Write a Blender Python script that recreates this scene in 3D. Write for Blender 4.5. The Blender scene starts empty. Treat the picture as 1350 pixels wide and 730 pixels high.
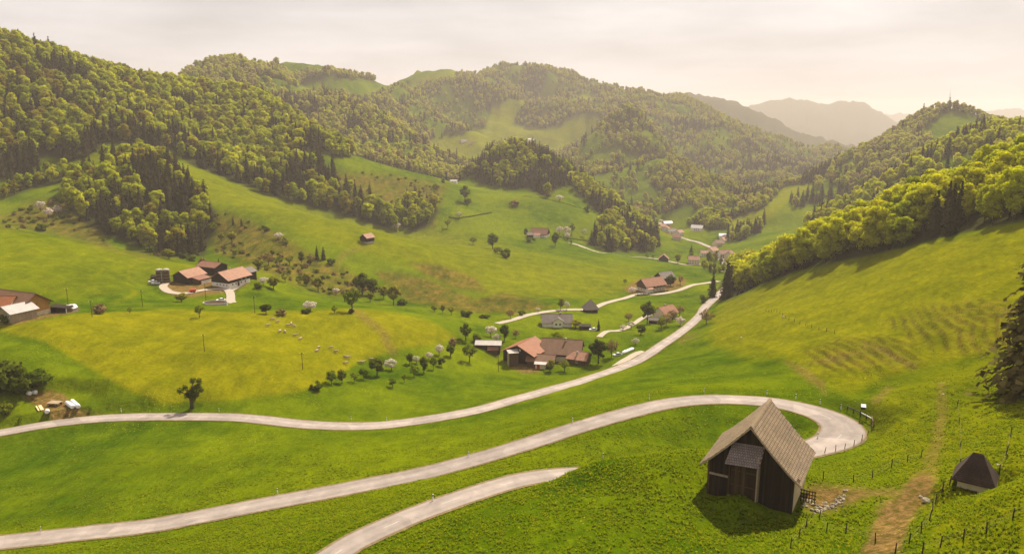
import bpy, bmesh, math, random
import numpy as np
from mathutils import Vector, Matrix, kdtree

random.seed(11)
rng = np.random.default_rng(11)
SC = bpy.context.scene
COL = SC.collection
R = math.radians

# ------------------------------------------------------------------ camera, sky, sun, exposure
CAMZ = 180.0
FPX = 1000.0
PITCH = math.atan((365 - 150) / FPX)
cam = bpy.data.cameras.new('camera')
cam.sensor_width = 36.0
cam.lens = 36.0 * FPX / 1350.0
cam.clip_start = 0.5
cam.clip_end = 60000.0
cam_o = bpy.data.objects.new('camera', cam)
COL.objects.link(cam_o)
cam_o.location = (0, 0, CAMZ)
cam_o.rotation_euler = (math.pi / 2 - PITCH, 0, 0)
SC.camera = cam_o

SUN_AZ, SUN_EL = 29.0, 49.0          # azimuth to the side of the viewing direction (+Y), elevation
sun = bpy.data.lights.new('sun', 'SUN')
sun.energy = 4.8
sun.angle = R(1.2)
sun.color = (1.0, 0.92, 0.78)
sun_o = bpy.data.objects.new('sun', sun)
COL.objects.link(sun_o)
sd = Vector((math.sin(R(SUN_AZ)) * math.cos(R(SUN_EL)), math.cos(R(SUN_AZ)) * math.cos(R(SUN_EL)), math.sin(R(SUN_EL))))
sun_o.rotation_euler = sd.to_track_quat('Z', 'Y').to_euler()
sun_o.location = (200, 200, 600)

W = bpy.data.worlds.new('World')
SC.world = W
W.use_nodes = True
wt = W.node_tree
wt.nodes.clear()


def wn(t, **k):
    n = wt.nodes.new(t)
    for a, b in k.items():
        setattr(n, a, b)
    return n


out = wn('ShaderNodeOutputWorld')
bg = wn('ShaderNodeBackground')
bg.inputs['Strength'].default_value = 0.1
sky = wn('ShaderNodeTexSky', sky_type='NISHITA')
sky.sun_disc = False
sky.sun_elevation = R(SUN_EL)
sky.sun_rotation = R(SUN_AZ)
sky.air_density = 1.4
sky.dust_density = 4.0
# a thin veil of bright cloud covers nearly the whole sky, heavier streaks here and there
tc = wn('ShaderNodeTexCoord')
mp = wn('ShaderNodeMapping')
mp.inputs['Scale'].default_value = (1.2, 1.9, 7.0)
nz = wn('ShaderNodeTexNoise')
nz.inputs['Scale'].default_value = 2.6
nz.inputs['Detail'].default_value = 6.0
nz.inputs['Roughness'].default_value = 0.55
rp = wn('ShaderNodeValToRGB')
rp.color_ramp.elements[0].position = 0.30
rp.color_ramp.elements[0].color = (3.85, 3.63, 3.62, 1)
rp.color_ramp.elements[1].position = 0.70
rp.color_ramp.elements[1].color = (5.75, 5.40, 5.38, 1)
mx = wn('ShaderNodeMixRGB')
mx.inputs['Fac'].default_value = 0.90
L = wt.links.new
L(tc.outputs['Generated'], mp.inputs['Vector'])
L(mp.outputs['Vector'], nz.inputs['Vector'])
L(nz.outputs['Fac'], rp.inputs['Fac'])
L(sky.outputs['Color'], mx.inputs['Color1'])
L(rp.outputs['Color'], mx.inputs['Color2'])
L(mx.outputs['Color'], bg.inputs['Color'])
L(bg.outputs['Background'], out.inputs['Surface'])

SC.view_settings.view_transform = 'Standard'
SC.view_settings.look = 'None'
SC.view_settings.exposure = 0.76
SC.view_settings.gamma = 1.0
SC.view_settings.use_curve_mapping = False
SC.render.engine = 'CYCLES'
SC.cycles.max_bounces = 5
SC.cycles.diffuse_bounces = 2
SC.cycles.glossy_bounces = 1
SC.cycles.transmission_bounces = 2
SC.cycles.transparent_max_bounces = 4
SC.cycles.volume_bounces = 0
SC.cycles.use_denoising = True
try:
    SC.cycles.denoiser = 'OPENIMAGEDENOISE'
    SC.cycles.denoising_input_passes = 'RGB_ALBEDO_NORMAL'
except Exception:
    pass


# ------------------------------------------------------------------ object helpers
def tag(o, label=None, cat=None, group=None, kind=None):
    if label:
        o['label'] = label
    if cat:
        o['category'] = cat
    if group:
        o['group'] = group
    if kind:
        o['kind'] = kind
    return o


def link(name, me, parent=None, loc=None):
    o = bpy.data.objects.new(name, me)
    COL.objects.link(o)
    if parent is not None:
        o.parent = parent
    if loc is not None:
        o.location = loc
    return o


def empty(name, loc, rz=0.0, label=None, cat=None, group=None):
    o = bpy.data.objects.new(name, None)
    COL.objects.link(o)
    o.location = loc
    o.rotation_euler = (0, 0, rz)
    o.empty_display_size = 0.5
    return tag(o, label, cat, group)


def mesh_np(name, verts, faces, mats, mat_idx=None, smooth=False):
    """verts Nx3, faces list/array of equal-size polygons (or list of lists)"""
    me = bpy.data.meshes.new(name)
    if isinstance(faces, np.ndarray):
        k = faces.shape[1]
        me.vertices.add(len(verts))
        me.vertices.foreach_set('co', np.asarray(verts, np.float32).ravel())
        me.loops.add(faces.size)
        me.loops.foreach_set('vertex_index', faces.astype(np.int32).ravel())
        me.polygons.add(len(faces))
        me.polygons.foreach_set('loop_start', np.arange(0, faces.size, k, dtype=np.int32))
        me.update(calc_edges=True)
    else:
        me.from_pydata([tuple(v) for v in verts], [], faces)
        me.update()
    for m in (mats if isinstance(mats, (list, tuple)) else [mats]):
        me.materials.append(m)
    if mat_idx is not None:
        me.polygons.foreach_set('material_index', np.asarray(mat_idx, np.int32))
    if smooth:
        me.polygons.foreach_set('use_smooth', np.ones(len(me.polygons), bool))
    return me


class MB:
    """collects boxes, prisms, tubes; build() links them as ONE mesh object"""

    def __init__(s):
        s.v, s.f, s.mi = [], [], []

    def add(s, vs, fs, mi=0):
        n = len(s.v)
        s.v += [tuple(v) for v in vs]
        s.f += [[i + n for i in f] for f in fs]
        s.mi += [mi] * len(fs)
        return s

    def box(s, x0, x1, y0, y1, z0, z1, mi=0):
        vs = [(x0, y0, z0), (x1, y0, z0), (x1, y1, z0), (x0, y1, z0), (x0, y0, z1), (x1, y0, z1), (x1, y1, z1), (x0, y1, z1)]
        return s.add(vs, [(0, 3, 2, 1), (4, 5, 6, 7), (0, 1, 5, 4), (1, 2, 6, 5), (2, 3, 7, 6), (3, 0, 4, 7)], mi)

    def slab(s, quad, t, mi=0):
        """a plate of thickness t below the four corners (counter-clockwise from above)"""
        q = [Vector(p) for p in quad]
        n = (q[1] - q[0]).cross(q[3] - q[0]).normalized()
        b = [p - n * t for p in q]
        return s.add(q + b, [(0, 1, 2, 3), (7, 6, 5, 4), (0, 4, 5, 1), (1, 5, 6, 2), (2, 6, 7, 3), (3, 7, 4, 0)], mi)

    def prism(s, poly, d0, d1, axis='y', mi=0):
        """polygon in the plane across `axis`, extruded from d0 to d1"""
        def P(a, b, d):
            return (a, d, b) if axis == 'y' else ((d, a, b) if axis == 'x' else (a, b, d))
        n = len(poly)
        vs = [P(a, b, d0) for a, b in poly] + [P(a, b, d1) for a, b in poly]
        fs = [list(range(n)), list(range(2 * n - 1, n - 1, -1))]
        for i in range(n):
            j = (i + 1) % n
            fs.append([i, i + n, j + n, j])
        return s.add(vs, fs, mi)

    def tube(s, pts, rad, k=6, mi=0, cap=True):
        pts = [Vector(p) for p in pts]
        rad = rad if isinstance(rad, (list, tuple)) else [rad] * len(pts)
        base = len(s.v)
        for i, p in enumerate(pts):
            t = (pts[min(i + 1, len(pts) - 1)] - pts[max(i - 1, 0)]).normalized()
            a = t.cross(Vector((0, 0, 1)) if abs(t.z) < 0.9 else Vector((1, 0, 0))).normalized()
            b = t.cross(a)
            for j in range(k):
                q = 2 * math.pi * j / k
                s.v.append(tuple(p + (a * math.cos(q) + b * math.sin(q)) * rad[i]))
        for i in range(len(pts) - 1):
            for j in range(k):
                j2 = (j + 1) % k
                s.f.append([base + i * k + j, base + i * k + j2, base + (i + 1) * k + j2, base + (i + 1) * k + j])
                s.mi.append(mi)
        if cap:
            s.f.append([base + j for j in range(k)][::-1]); s.mi.append(mi)
            s.f.append([base + (len(pts) - 1) * k + j for j in range(k)]); s.mi.append(mi)
        return s

    def mesh(s, name, mats, smooth=False):
        me = bpy.data.meshes.new(name)
        me.from_pydata(s.v, [], s.f)
        for m in (mats if isinstance(mats, (list, tuple)) else [mats]):
            me.materials.append(m)
        me.polygons.foreach_set('material_index', s.mi)
        if smooth:
            me.polygons.foreach_set('use_smooth', [True] * len(s.f))
        bm = bmesh.new(); bm.from_mesh(me)
        bmesh.ops.recalc_face_normals(bm, faces=bm.faces)
        bm.to_mesh(me); bm.free()
        me.update()
        return me

    def build(s, name, mats, parent=None, smooth=False, loc=None):
        return link(name, s.mesh(name, mats, smooth), parent, loc)


def copy_tree(o, parent=None):
    c = o.copy()
    COL.objects.link(c)
    c.parent = parent
    for ch in list(o.children):
        copy_tree(ch, c)
    return c


# ------------------------------------------------------------------ materials
MATS = {}


def nodes_of(name):
    m = bpy.data.materials.new(name)
    m.use_nodes = True
    nt = m.node_tree
    b = nt.nodes['Principled BSDF']
    return m, nt, b


def mat(name, col, rough=0.85, var=0.25, scale=1.2, bump=0.0, spec=0.3, stretch=(1, 1, 1), hue2=None, rnd=0.0, coord='Object', metallic=0.0):
    """weathered surface: base colour with two octaves of noise, optional bump"""
    if name in MATS:
        return MATS[name]
    m, nt, b = nodes_of(name)
    N, K = nt.nodes.new, nt.links.new
    tc = N('ShaderNodeTexCoord')
    mp = N('ShaderNodeMapping'); mp.inputs['Scale'].default_value = stretch
    K(tc.outputs[coord], mp.inputs['Vector'])
    n1 = N('ShaderNodeTexNoise'); n1.inputs['Scale'].default_value = scale; n1.inputs['Detail'].default_value = 6; n1.inputs['Roughness'].default_value = 0.65
    K(mp.outputs['Vector'], n1.inputs['Vector'])
    r = N('ShaderNodeValToRGB')
    c2 = hue2 or tuple(c * (1 - var) for c in col)
    c1 = tuple(min(1, c * (1 + var)) for c in col)
    r.color_ramp.elements[0].position = 0.3; r.color_ramp.elements[0].color = (*c2, 1)
    r.color_ramp.elements[1].position = 0.7; r.color_ramp.elements[1].color = (*c1, 1)
    K(n1.outputs['Fac'], r.inputs['Fac'])
    src = r.outputs['Color']
    if rnd:
        oi = N('ShaderNodeObjectInfo')
        h = N('ShaderNodeHueSaturation')
        mr = N('ShaderNodeMapRange'); mr.inputs['To Min'].default_value = 1 - rnd; mr.inputs['To Max'].default_value = 1 + rnd
        K(oi.outputs['Random'], mr.inputs['Value']); K(mr.outputs['Result'], h.inputs['Value']); K(src, h.inputs['Color'])
        src = h.outputs['Color']
    K(src, b.inputs['Base Color'])
    b.inputs['Roughness'].default_value = rough
    b.inputs['Specular IOR Level'].default_value = spec
    b.inputs['Metallic'].default_value = metallic
    if bump:
        bn = N('ShaderNodeBump'); bn.inputs['Strength'].default_value = 0.6; bn.inputs['Distance'].default_value = bump
        K(n1.outputs['Fac'], bn.inputs['Height']); K(bn.outputs['Normal'], b.inputs['Normal'])
    MATS[name] = m
    return m
# ------------------------------------------------------------------ the lie of the land
# Surveyed points: (u, v, D): where a spot of ground shows in the photograph and how far out it lies;
# each gives a real height at a real place.  The land is the smooth surface through them.
S = 1.25
CP, SP = math.cos(PITCH), math.sin(PITCH)


def P3(u, v, D):
    a, b = (u - 675.0) / FPX, (365.0 - v) / FPX
    dy, dz = CP + b * SP, b * CP - SP
    Y = D * S
    return np.array([Y * a / dy, Y, CAMZ + Y * dz / dy])


def PX(p):
    """ground point -> where it shows (u, v, D); used to find which field a spot belongs to"""
    p = np.asarray(p, float)
    x, y, z = p[..., 0], p[..., 1], p[..., 2] - CAMZ
    yc = y * CP - z * SP
    zc = y * SP + z * CP
    yc = np.where(yc > 0.1, yc, 0.1)
    return 675 + FPX * x / yc, 365 - FPX * zc / yc, y / S


def dense(poly, step=26.0):
    out = []
    for (a, b) in zip(poly[:-1], poly[1:]):
        n = max(1, int(math.hypot(b[0] - a[0], b[1] - a[1]) / step))
        for i in range(n):
            t = i / n
            out.append(tuple(a[k] + (b[k] - a[k]) * t if k < 2 else math.exp(math.log(a[k]) * (1 - t) + math.log(b[k]) * t) for k in range(3)))
    out.append(tuple(poly[-1]))
    return out


ROAD_UP = [(-160, 735, 97), (-60, 722, 99), (0, 715, 100), (90, 704, 100.5), (199, 692, 101), (300, 673, 103), (400, 654, 105), (490, 637, 107), (576, 619, 109),
           (683, 588, 113), (760, 563, 117), (820, 546, 120.5), (882, 530.5, 124), (944, 525.8, 125.5), (1006, 529, 124.5), (1050, 535.5, 121.8), (1087, 546.5, 118.2), (1109, 560, 114.5), (1110, 573, 111.5),
           (1094, 584, 109), (1066, 592, 106.8), (1020, 602, 104), (960, 612, 100.5), (880, 622, 97), (810, 623, 94.5), (745, 622, 92), (683, 633, 89), (620, 651, 84.5), (570, 668, 81), (526, 685, 78), (463, 717, 73.5), (410, 752, 68.5), (350, 800, 63)]
ROAD_VALLEY = [(-160, 600, 146), (-70, 582, 151), (0, 569.5, 154), (70, 557.5, 158), (140, 550.8, 161), (210, 548.6, 162), (300, 549.5, 162), (350, 553, 160.5), (400, 558.5, 158.5), (463, 561, 158.3), (526, 557.5, 161.5),
               (620, 542, 172), (683, 525, 185), (762, 503, 205), (800, 491, 219), (830, 479.5, 233), (851, 469, 248), (873, 454, 270), (894, 440, 294), (911, 427, 320), (924, 414, 345), (929, 405, 362), (942, 393, 398), (955, 381, 440), (962, 374, 470)]

SURVEY = []
SURVEY += dense(ROAD_UP, 30) + dense(ROAD_VALLEY, 30)
LINES = [
    # foreground and the right-hand slope
    [(560, 735, 66), (800, 735, 62.5), (950, 735, 62), (1100, 735, 58), (1350, 735, 48)],
    [(620, 690, 73), (760, 680, 71), (880, 690, 69)],
    [(742, 624.5, 86), (758, 618, 86), (776, 612, 85.5), (795, 606, 85), (850, 601, 85), (900, 595, 86.5)],
    [(770, 640, 80), (850, 625, 78), (905, 630, 77)],
    [(925, 652, 75), (980, 640, 76)], [(1042, 673, 72), (1000, 690, 70)],
    [(1060, 650, 74.5), (1085, 648, 75)], [(1045, 622, 85), (980, 598, 88)],
    [(1150, 612, 88), (1200, 640, 72), (1180, 690, 65), (1285, 645, 66), (1350, 640, 58)],
    [(1144, 570, 109), (1170, 580, 100), (1090, 610, 96)],
    [(1125, 540, 117), (1160, 545, 113), (1150, 520, 123)],
    [(1200, 560, 103), (1300, 580, 82), (1350, 570, 76)],
    [(1200, 500, 128), (1300, 500, 112), (1345, 507, 105), (1420, 505, 96)],
    [(1200, 430, 165), (1300, 405, 155), (1350, 400, 142)],
    [(1120, 450, 165), (1240, 425, 162)],
    [(1290, 350, 190), (1350, 340, 180)],
    [(1480, 270, 190), (1350, 291, 215), (1270, 307, 238), (1190, 327, 265), (1100, 346, 295), (1040, 361, 325), (1000, 376, 350), (965, 392, 385)],
    [(1150, 385, 215), (1080, 395, 240), (1020, 405, 265)],
    [(1050, 450, 190), (1000, 420, 240), (960, 430, 250), (945, 460, 222)],
    [(960, 490, 178), (1080, 490, 148), (1050, 505, 140), (950, 505, 153)],
    [(900, 470, 215), (850, 500, 180), (780, 520, 165), (850, 515, 150)],
    [(700, 555, 140), (600, 585, 128), (450, 600, 127), (300, 610, 128), (150, 620, 130), (0, 640, 128)],
    # spine of the wooded rib behind the right-hand meadow
    [(1480, 205, 250), (1350, 238, 285), (1270, 262, 310), (1200, 288, 335), (1100, 322, 375), (1000, 366, 440), (965, 385, 470)],
    # left-hand meadows
    [(250, 533, 168), (100, 480, 185), (40, 470, 180)], [(150, 500, 175), (200, 520, 170)], [(30, 545, 162), (0, 530, 164)],
    [(200, 450, 208), (300, 470, 195), (350, 500, 185)],
    [(40, 424, 217), (0, 430, 212), (100, 420, 222)],
    [(130, 405, 245), (240, 413, 248), (350, 414, 250), (450, 415, 258)],
    [(550, 425, 268), (600, 445, 262)], [(450, 460, 225), (520, 450, 240)],
    [(430, 510, 188), (520, 490, 213), (600, 470, 240)],
    [(690, 478, 250), (760, 478, 246), (640, 460, 258)],
    [(690, 440, 290), (740, 427, 318), (780, 408, 350), (800, 440, 295), (840, 425, 325)],
    [(868, 432, 308), (880, 400, 372)],
    [(225, 377, 305), (270, 374, 310), (310, 374, 315)], [(300, 398, 275), (340, 400, 272)], [(400, 398, 285), (440, 402, 290)],
    [(0, 360, 268), (100, 370, 275), (170, 385, 275)],
    [(430, 388, 345), (480, 392, 352), (560, 411, 325), (650, 420, 322)],
    [(420, 374, 365), (340, 352, 378), (330, 362, 345)],
    [(-60, 300, 325), (0, 302, 330), (100, 318, 345), (200, 338, 360), (300, 353, 378)],
    [(-60, 300, 385), (0, 303, 392), (100, 322, 400), (200, 340, 408)],
    [(40, 300, 430), (100, 298, 450)], [(200, 322, 450), (270, 318, 455)], [(170, 260, 490), (230, 270, 490)],
    [(90, 250, 505), (150, 212, 560), (230, 228, 545), (275, 270, 500)],
    [(0, 285, 455), (30, 260, 490), (0, 245, 525)],
    # sunny spur
    [(60, 208, 570), (140, 192, 595), (200, 205, 600), (250, 218, 600), (350, 257, 602), (400, 271, 612), (480, 294, 625), (520, 304, 632)],
    [(300, 272, 490), (350, 285, 480), (400, 310, 440), (482, 319, 450)], [(300, 330, 415), (340, 320, 425)],
    [(560, 320, 540), (600, 330, 500), (700, 350, 480), (760, 360, 480)], [(650, 362, 440), (560, 357, 425), (500, 345, 430), (430, 345, 412)],
    [(600, 382, 390), (650, 395, 372), (740, 398, 365), (690, 408, 345)],
    [(800, 385, 425), (858, 379, 440), (920, 376, 440), (800, 360, 500)],
    [(620, 308, 632), (712, 313, 640), (800, 337, 600), (872, 347, 580), (915, 352, 575)],
    [(600, 300, 655), (560, 308, 640)],
    # crest of the green ridge beyond the gully, and its slopes
    [(400, 184, 720), (470, 206, 760), (540, 226, 800), (600, 241, 840), (640, 244, 860)],
    [(450, 227, 705), (500, 252, 690), (560, 262, 715), (600, 282, 680), (650, 277, 720), (700, 262, 760), (740, 262, 780), (770, 292, 720)],
    [(400, 225, 665), (460, 262, 655), (530, 285, 655)],
    # knoll with the round wood
    [(625, 237, 862), (690, 249, 835), (730, 255, 810), (780, 283, 760)], [(640, 206, 900), (665, 196, 908), (690, 194, 910), (740, 219, 905), (800, 259, 865), (850, 298, 820)],
    [(780, 326, 660), (830, 332, 690), (862, 322, 735), (900, 318, 760)],
    # village floor
    [(920, 353, 590), (960, 338, 670), (935, 326, 755), (900, 302, 890), (880, 290, 960), (960, 300, 830), (990, 345, 640)],
    [(985, 305, 850), (1010, 285, 880), (1050, 250, 1030)],
    # near wooded ridge on the left
    [(-80, 35, 680), (0, 56, 705), (80, 80, 750), (150, 103, 800), (233, 122, 850), (340, 130, 850), (417, 181, 815)],
    [(0, 150, 600), (100, 140, 660), (200, 160, 690), (300, 200, 690), (330, 165, 770), (380, 215, 690)],
    # wooded hill and spur beyond
    [(240, 113, 1250), (280, 88, 1280), (320, 80, 1300), (360, 92, 1340), (400, 107, 1450), (470, 104, 1550), (530, 110, 1650)],
    [(320, 120, 1150), (400, 165, 1080), (450, 195, 1030), (530, 224, 960), (575, 238, 930)], [(440, 135, 1350), (500, 150, 1290), (532, 174, 1200), (560, 197, 1110), (580, 229, 1020)],
    [(420, 118, 1430), (500, 120, 1600)],
    # high mountain
    [(560, 108, 1900), (590, 102, 2000), (640, 94, 2150), (695, 82, 2200), (730, 92, 2200), (760, 106, 2180), (800, 118, 2120), (830, 128, 2100), (880, 138, 2050), (910, 142, 2030), (950, 168, 1950), (1010, 192, 1850), (1090, 207, 1850)],
    [(585, 205, 1380), (610, 190, 1500), (650, 168, 1680), (720, 152, 1880), (755, 121, 2060)], [(600, 228, 1120), (620, 232, 1050)], [(660, 215, 1250), (700, 195, 1420)],
    [(600, 150, 1720), (680, 120, 1980)], [(560, 140, 1600), (540, 180, 1380)],
    # pyramid peak in front of it
    [(745, 215, 1320), (790, 180, 1400), (835, 155, 1450), (870, 180, 1370), (905, 205, 1290), (950, 242, 1150), (985, 262, 1060)], [(790, 240, 1130), (840, 282, 1020), (900, 275, 980), (860, 240, 1150)],
    [(720, 218, 1400)], [(850, 185, 1310), (868, 208, 1220), (880, 240, 1120)], [(808, 200, 1390), (796, 232, 1260), (915, 226, 1300), (945, 256, 1180)],
    [(745, 230, 1430), (790, 202, 1560), (835, 180, 1640), (880, 204, 1560), (925, 230, 1450)], [(800, 140, 1850), (860, 150, 1850), (920, 170, 1800)], [(1000, 240, 1350), (1060, 225, 1600), (1010, 258, 1150)],
    # far blue ridges
    [(915, 140, 3300), (945, 132, 3500), (985, 148, 3500), (1030, 165, 3400), (1080, 190, 3300)], [(990, 150, 5900), (1010, 143, 6000), (1060, 138, 6200), (1092, 151, 6100), (1130, 144, 6000), (1160, 153, 6000), (1190, 172, 5900), (1300, 185, 5800)],
    # right-hand hills
    [(960, 290, 900), (1000, 268, 1010), (1060, 248, 1060), (1130, 205, 1110), (1180, 178, 1130), (1235, 148, 1140), (1290, 158, 1120), (1320, 172, 1100), (1400, 175, 1050)],
    [(1245, 190, 1020), (1230, 180, 1060), (1290, 172, 1060)], [(1100, 250, 960), (1060, 275, 900), (1160, 215, 1020)],
    [(1140, 262, 690), (1166, 245, 710), (1200, 222, 740), (1240, 200, 755), (1300, 172, 760), (1340, 182, 740), (1420, 180, 700)],
]
for l in LINES:
    SURVEY += dense(l)
pts = [P3(*p) for p in SURVEY]


def behind(poly, k, dz):
    """the far side of a crest: k times as far out, dz metres lower than the crest"""
    for p in dense(poly, 30):
        q = P3(*p)
        pts.append(np.array([q[0] * k, q[1] * k, q[2] - dz]))


behind(LINES[16 + 6][0:] if False else [(1480, 205, 250), (1350, 238, 285), (1270, 262, 310), (1200, 288, 335), (1100, 322, 375), (1000, 366, 440)], 1.4, 42)
behind([(-80, 35, 680), (0, 56, 705), (80, 80, 750), (150, 103, 800), (233, 122, 850), (340, 130, 850), (417, 181, 815)], 1.18, 38)
behind([(470, 206, 760), (540, 226, 800), (600, 241, 840)], 1.1, 24)
behind([(640, 206, 900), (665, 196, 908), (690, 194, 910), (740, 219, 905), (800, 259, 865), (850, 298, 820)], 1.1, 40)
behind([(240, 113, 1250), (280, 88, 1280), (320, 80, 1300), (360, 92, 1340), (400, 107, 1450), (470, 104, 1550), (530, 110, 1650)], 1.25, 90)
behind([(560, 108, 1900), (640, 94, 2150), (695, 82, 2200), (760, 106, 2180), (830, 128, 2100), (910, 142, 2030), (1010, 192, 1850)], 1.22, 160)
behind([(915, 140, 3300), (945, 132, 3500), (985, 148, 3500), (1030, 165, 3400), (1080, 190, 3300)], 1.25, 200)
behind([(990, 150, 5900), (1060, 138, 6200), (1130, 144, 6000), (1190, 172, 5900)], 1.2, 300)
behind([(1060, 248, 1060), (1130, 205, 1110), (1180, 178, 1130), (1235, 148, 1140), (1290, 158, 1120), (1400, 175, 1050)], 1.3, 90)
behind([(1140, 262, 690), (1200, 222, 740), (1240, 200, 755), (1300, 172, 760), (1420, 180, 700)], 1.16, 45)
behind([(835, 155, 1450), (870, 180, 1370), (905, 205, 1290), (950, 242, 1150)], 1.1, 85)
# land outside the view goes on in the same way
for deg, prof in ((-52, ((90, -46), (190, -62), (330, -62), (520, -50), (800, 30), (1500, 110), (3000, 60), (9500, 20))),
                  (-80, ((60, -40), (150, -52), (400, -55), (900, 30), (2500, 80), (9500, 0))), (-120, ((60, -38), (200, -50), (700, 0), (2500, 60), (9500, 0))),
                  (-178, ((40, -36), (150, -45), (600, -40), (2500, 40), (9500, 0))), (178, ((40, -36), (150, -45), (600, -40), (2500, 40), (9500, 0))),
                  (120, ((40, -30), (150, -20), (500, 20), (2500, 60), (9500, 0))), (80, ((40, -28), (120, -18), (300, 10), (900, 30), (2500, 50), (9500, 0))),
                  (52, ((50, -30), (110, -28), (220, -22), (420, 0), (900, 10), (2500, 40), (9500, 0))), (0, ((10, -41), (25, -40.5), (45, -40))),
                  (-25, ((25, -40), (50, -42))), (25, ((25, -37), (45, -34))), (-30, ((9500, -60), (3500, -30))), (-15, ((9500, -60), (4500, -60))), (0, ((9500, -60), (4500, -80))), (33, ((3000, -100), (9500, -60)))):
    for r, z in prof:
        pts.append(np.array([r * S * math.sin(R(deg)), r * S * math.cos(R(deg)), CAMZ + z * S]))
pts = np.array(pts)
q_t = np.arctan2(pts[:, 0], pts[:, 1])
q_r = np.log(np.hypot(pts[:, 0], pts[:, 1]))
q_w = (pts[:, 2] - CAMZ) / np.exp(q_r)
# drop near-duplicate points
keep = []
for i in range(len(pts)):
    if all((q_t[i] - q_t[j]) ** 2 + (q_r[i] - q_r[j]) ** 2 > 0.006 ** 2 for j in keep):
        keep.append(i)
q_t, q_r, q_w = q_t[keep], q_r[keep], q_w[keep]


def tps_k(d2):
    return 0.5 * d2 * np.log(np.maximum(d2, 1e-12))


n = len(q_t)
A = np.zeros((n + 3, n + 3))
d2 = (q_t[:, None] - q_t[None]) ** 2 + (q_r[:, None] - q_r[None]) ** 2
A[:n, :n] = tps_k(d2) + np.eye(n) * 2e-4
A[:n, n] = 1; A[:n, n + 1] = q_t; A[:n, n + 2] = q_r
A[n:, :n] = A[:n, n:].T
sol = np.linalg.solve(A, np.concatenate([q_w, np.zeros(3)]))


def tps_eval(t, r):
    o = np.empty(t.size)
    t, r = t.ravel(), r.ravel()
    for i in range(0, t.size, 20000):
        a, b = t[i:i + 20000, None], r[i:i + 20000, None]
        o[i:i + 20000] = tps_k((a - q_t) ** 2 + (b - q_r) ** 2) @ sol[:n] + sol[n] + sol[n + 1] * a[:, 0] + sol[n + 2] * b[:, 0]
    return o


# ---- value noise (periodic lattice) for knolls, gullies and land-cover edges
LAT = rng.random((256, 256))


def vnoise(x, y):
    xi, yi = np.floor(x).astype(int), np.floor(y).astype(int)
    fx, fy = x - xi, y - yi
    fx = fx * fx * (3 - 2 * fx); fy = fy * fy * (3 - 2 * fy)
    a, b, c, d = LAT[xi & 255, yi & 255], LAT[(xi + 1) & 255, yi & 255], LAT[xi & 255, (yi + 1) & 255], LAT[(xi + 1) & 255, (yi + 1) & 255]
    return (a * (1 - fx) + b * fx) * (1 - fy) + (c * (1 - fx) + d * fx) * fy


def fbm(x, y, octv=4):
    s, a, t = 0, 0.5, 0
    for k in range(octv):
        s = s + a * vnoise(x * 2 ** k + 17.3 * k, y * 2 ** k + 9.1 * k); t += a; a *= 0.5
    return s / t


def ridged(x, y, octv=4):
    s, a, t = 0, 0.5, 0
    for k in range(octv):
        s = s + a * (1 - abs(2 * vnoise(x * 2 ** k + 31.7 * k, y * 2 ** k + 5.9 * k) - 1)); t += a; a *= 0.5
    return s / t


# ---- terrain sheet: rays and rings about the viewpoint's foot (finer where it is near)
th_in = np.arange(-43.0, 43.01, 0.14)
th = np.radians(np.concatenate([np.arange(-180, -44, 4.0), [-44.5], th_in, [44.5], np.arange(48, 181, 4.0)]))
seg = [(10, 50, 0.035), (50, 290, 0.0048), (290, 900, 0.0066), (900, 3600, 0.0105), (3600, 12500, 0.03)]
rr = []
for a, b, s_ in seg:
    k = int(math.log(b / a) / s_)
    rr += list(np.exp(np.linspace(math.log(a), math.log(b), k, endpoint=False)))
rr = np.array(rr + [12500.0])
lr = np.log(rr)
# evaluate coarse, refine by interpolation
ct = np.unique(np.concatenate([th[::4], th[-1:]])); cr = np.unique(np.concatenate([lr[::3], lr[-1:]]))
TT, RR = np.meshgrid(ct, cr, indexing='ij')
CW = tps_eval(TT, RR).reshape(TT.shape)


def interp1(xq, xs, ys):
    """cubic (Catmull-Rom) along axis 0"""
    i = np.clip(np.searchsorted(xs, xq) - 1, 0, len(xs) - 2)
    h = (xs[i + 1] - xs[i]); t = ((xq - xs[i]) / h)[:, None]; h = h[:, None]
    i0, i3 = np.maximum(i - 1, 0), np.minimum(i + 2, len(xs) - 1)
    m1 = (ys[i + 1] - ys[i0]) / np.maximum(xs[i + 1] - xs[i0], 1e-9)[:, None] * h
    m2 = (ys[i3] - ys[i]) / np.maximum(xs[i3] - xs[i], 1e-9)[:, None] * h
    t2, t3 = t * t, t * t * t
    return (2 * t3 - 3 * t2 + 1) * ys[i] + (t3 - 2 * t2 + t) * m1 + (-2 * t3 + 3 * t2) * ys[i + 1] + (t3 - t2) * m2


GW = interp1(lr, cr, interp1(th, ct, CW).T).T
T2, R2 = np.meshgrid(th, rr, indexing='ij')
GX, GY = R2 * np.sin(T2), R2 * np.cos(T2)
GZ = CAMZ + GW * R2
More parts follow.
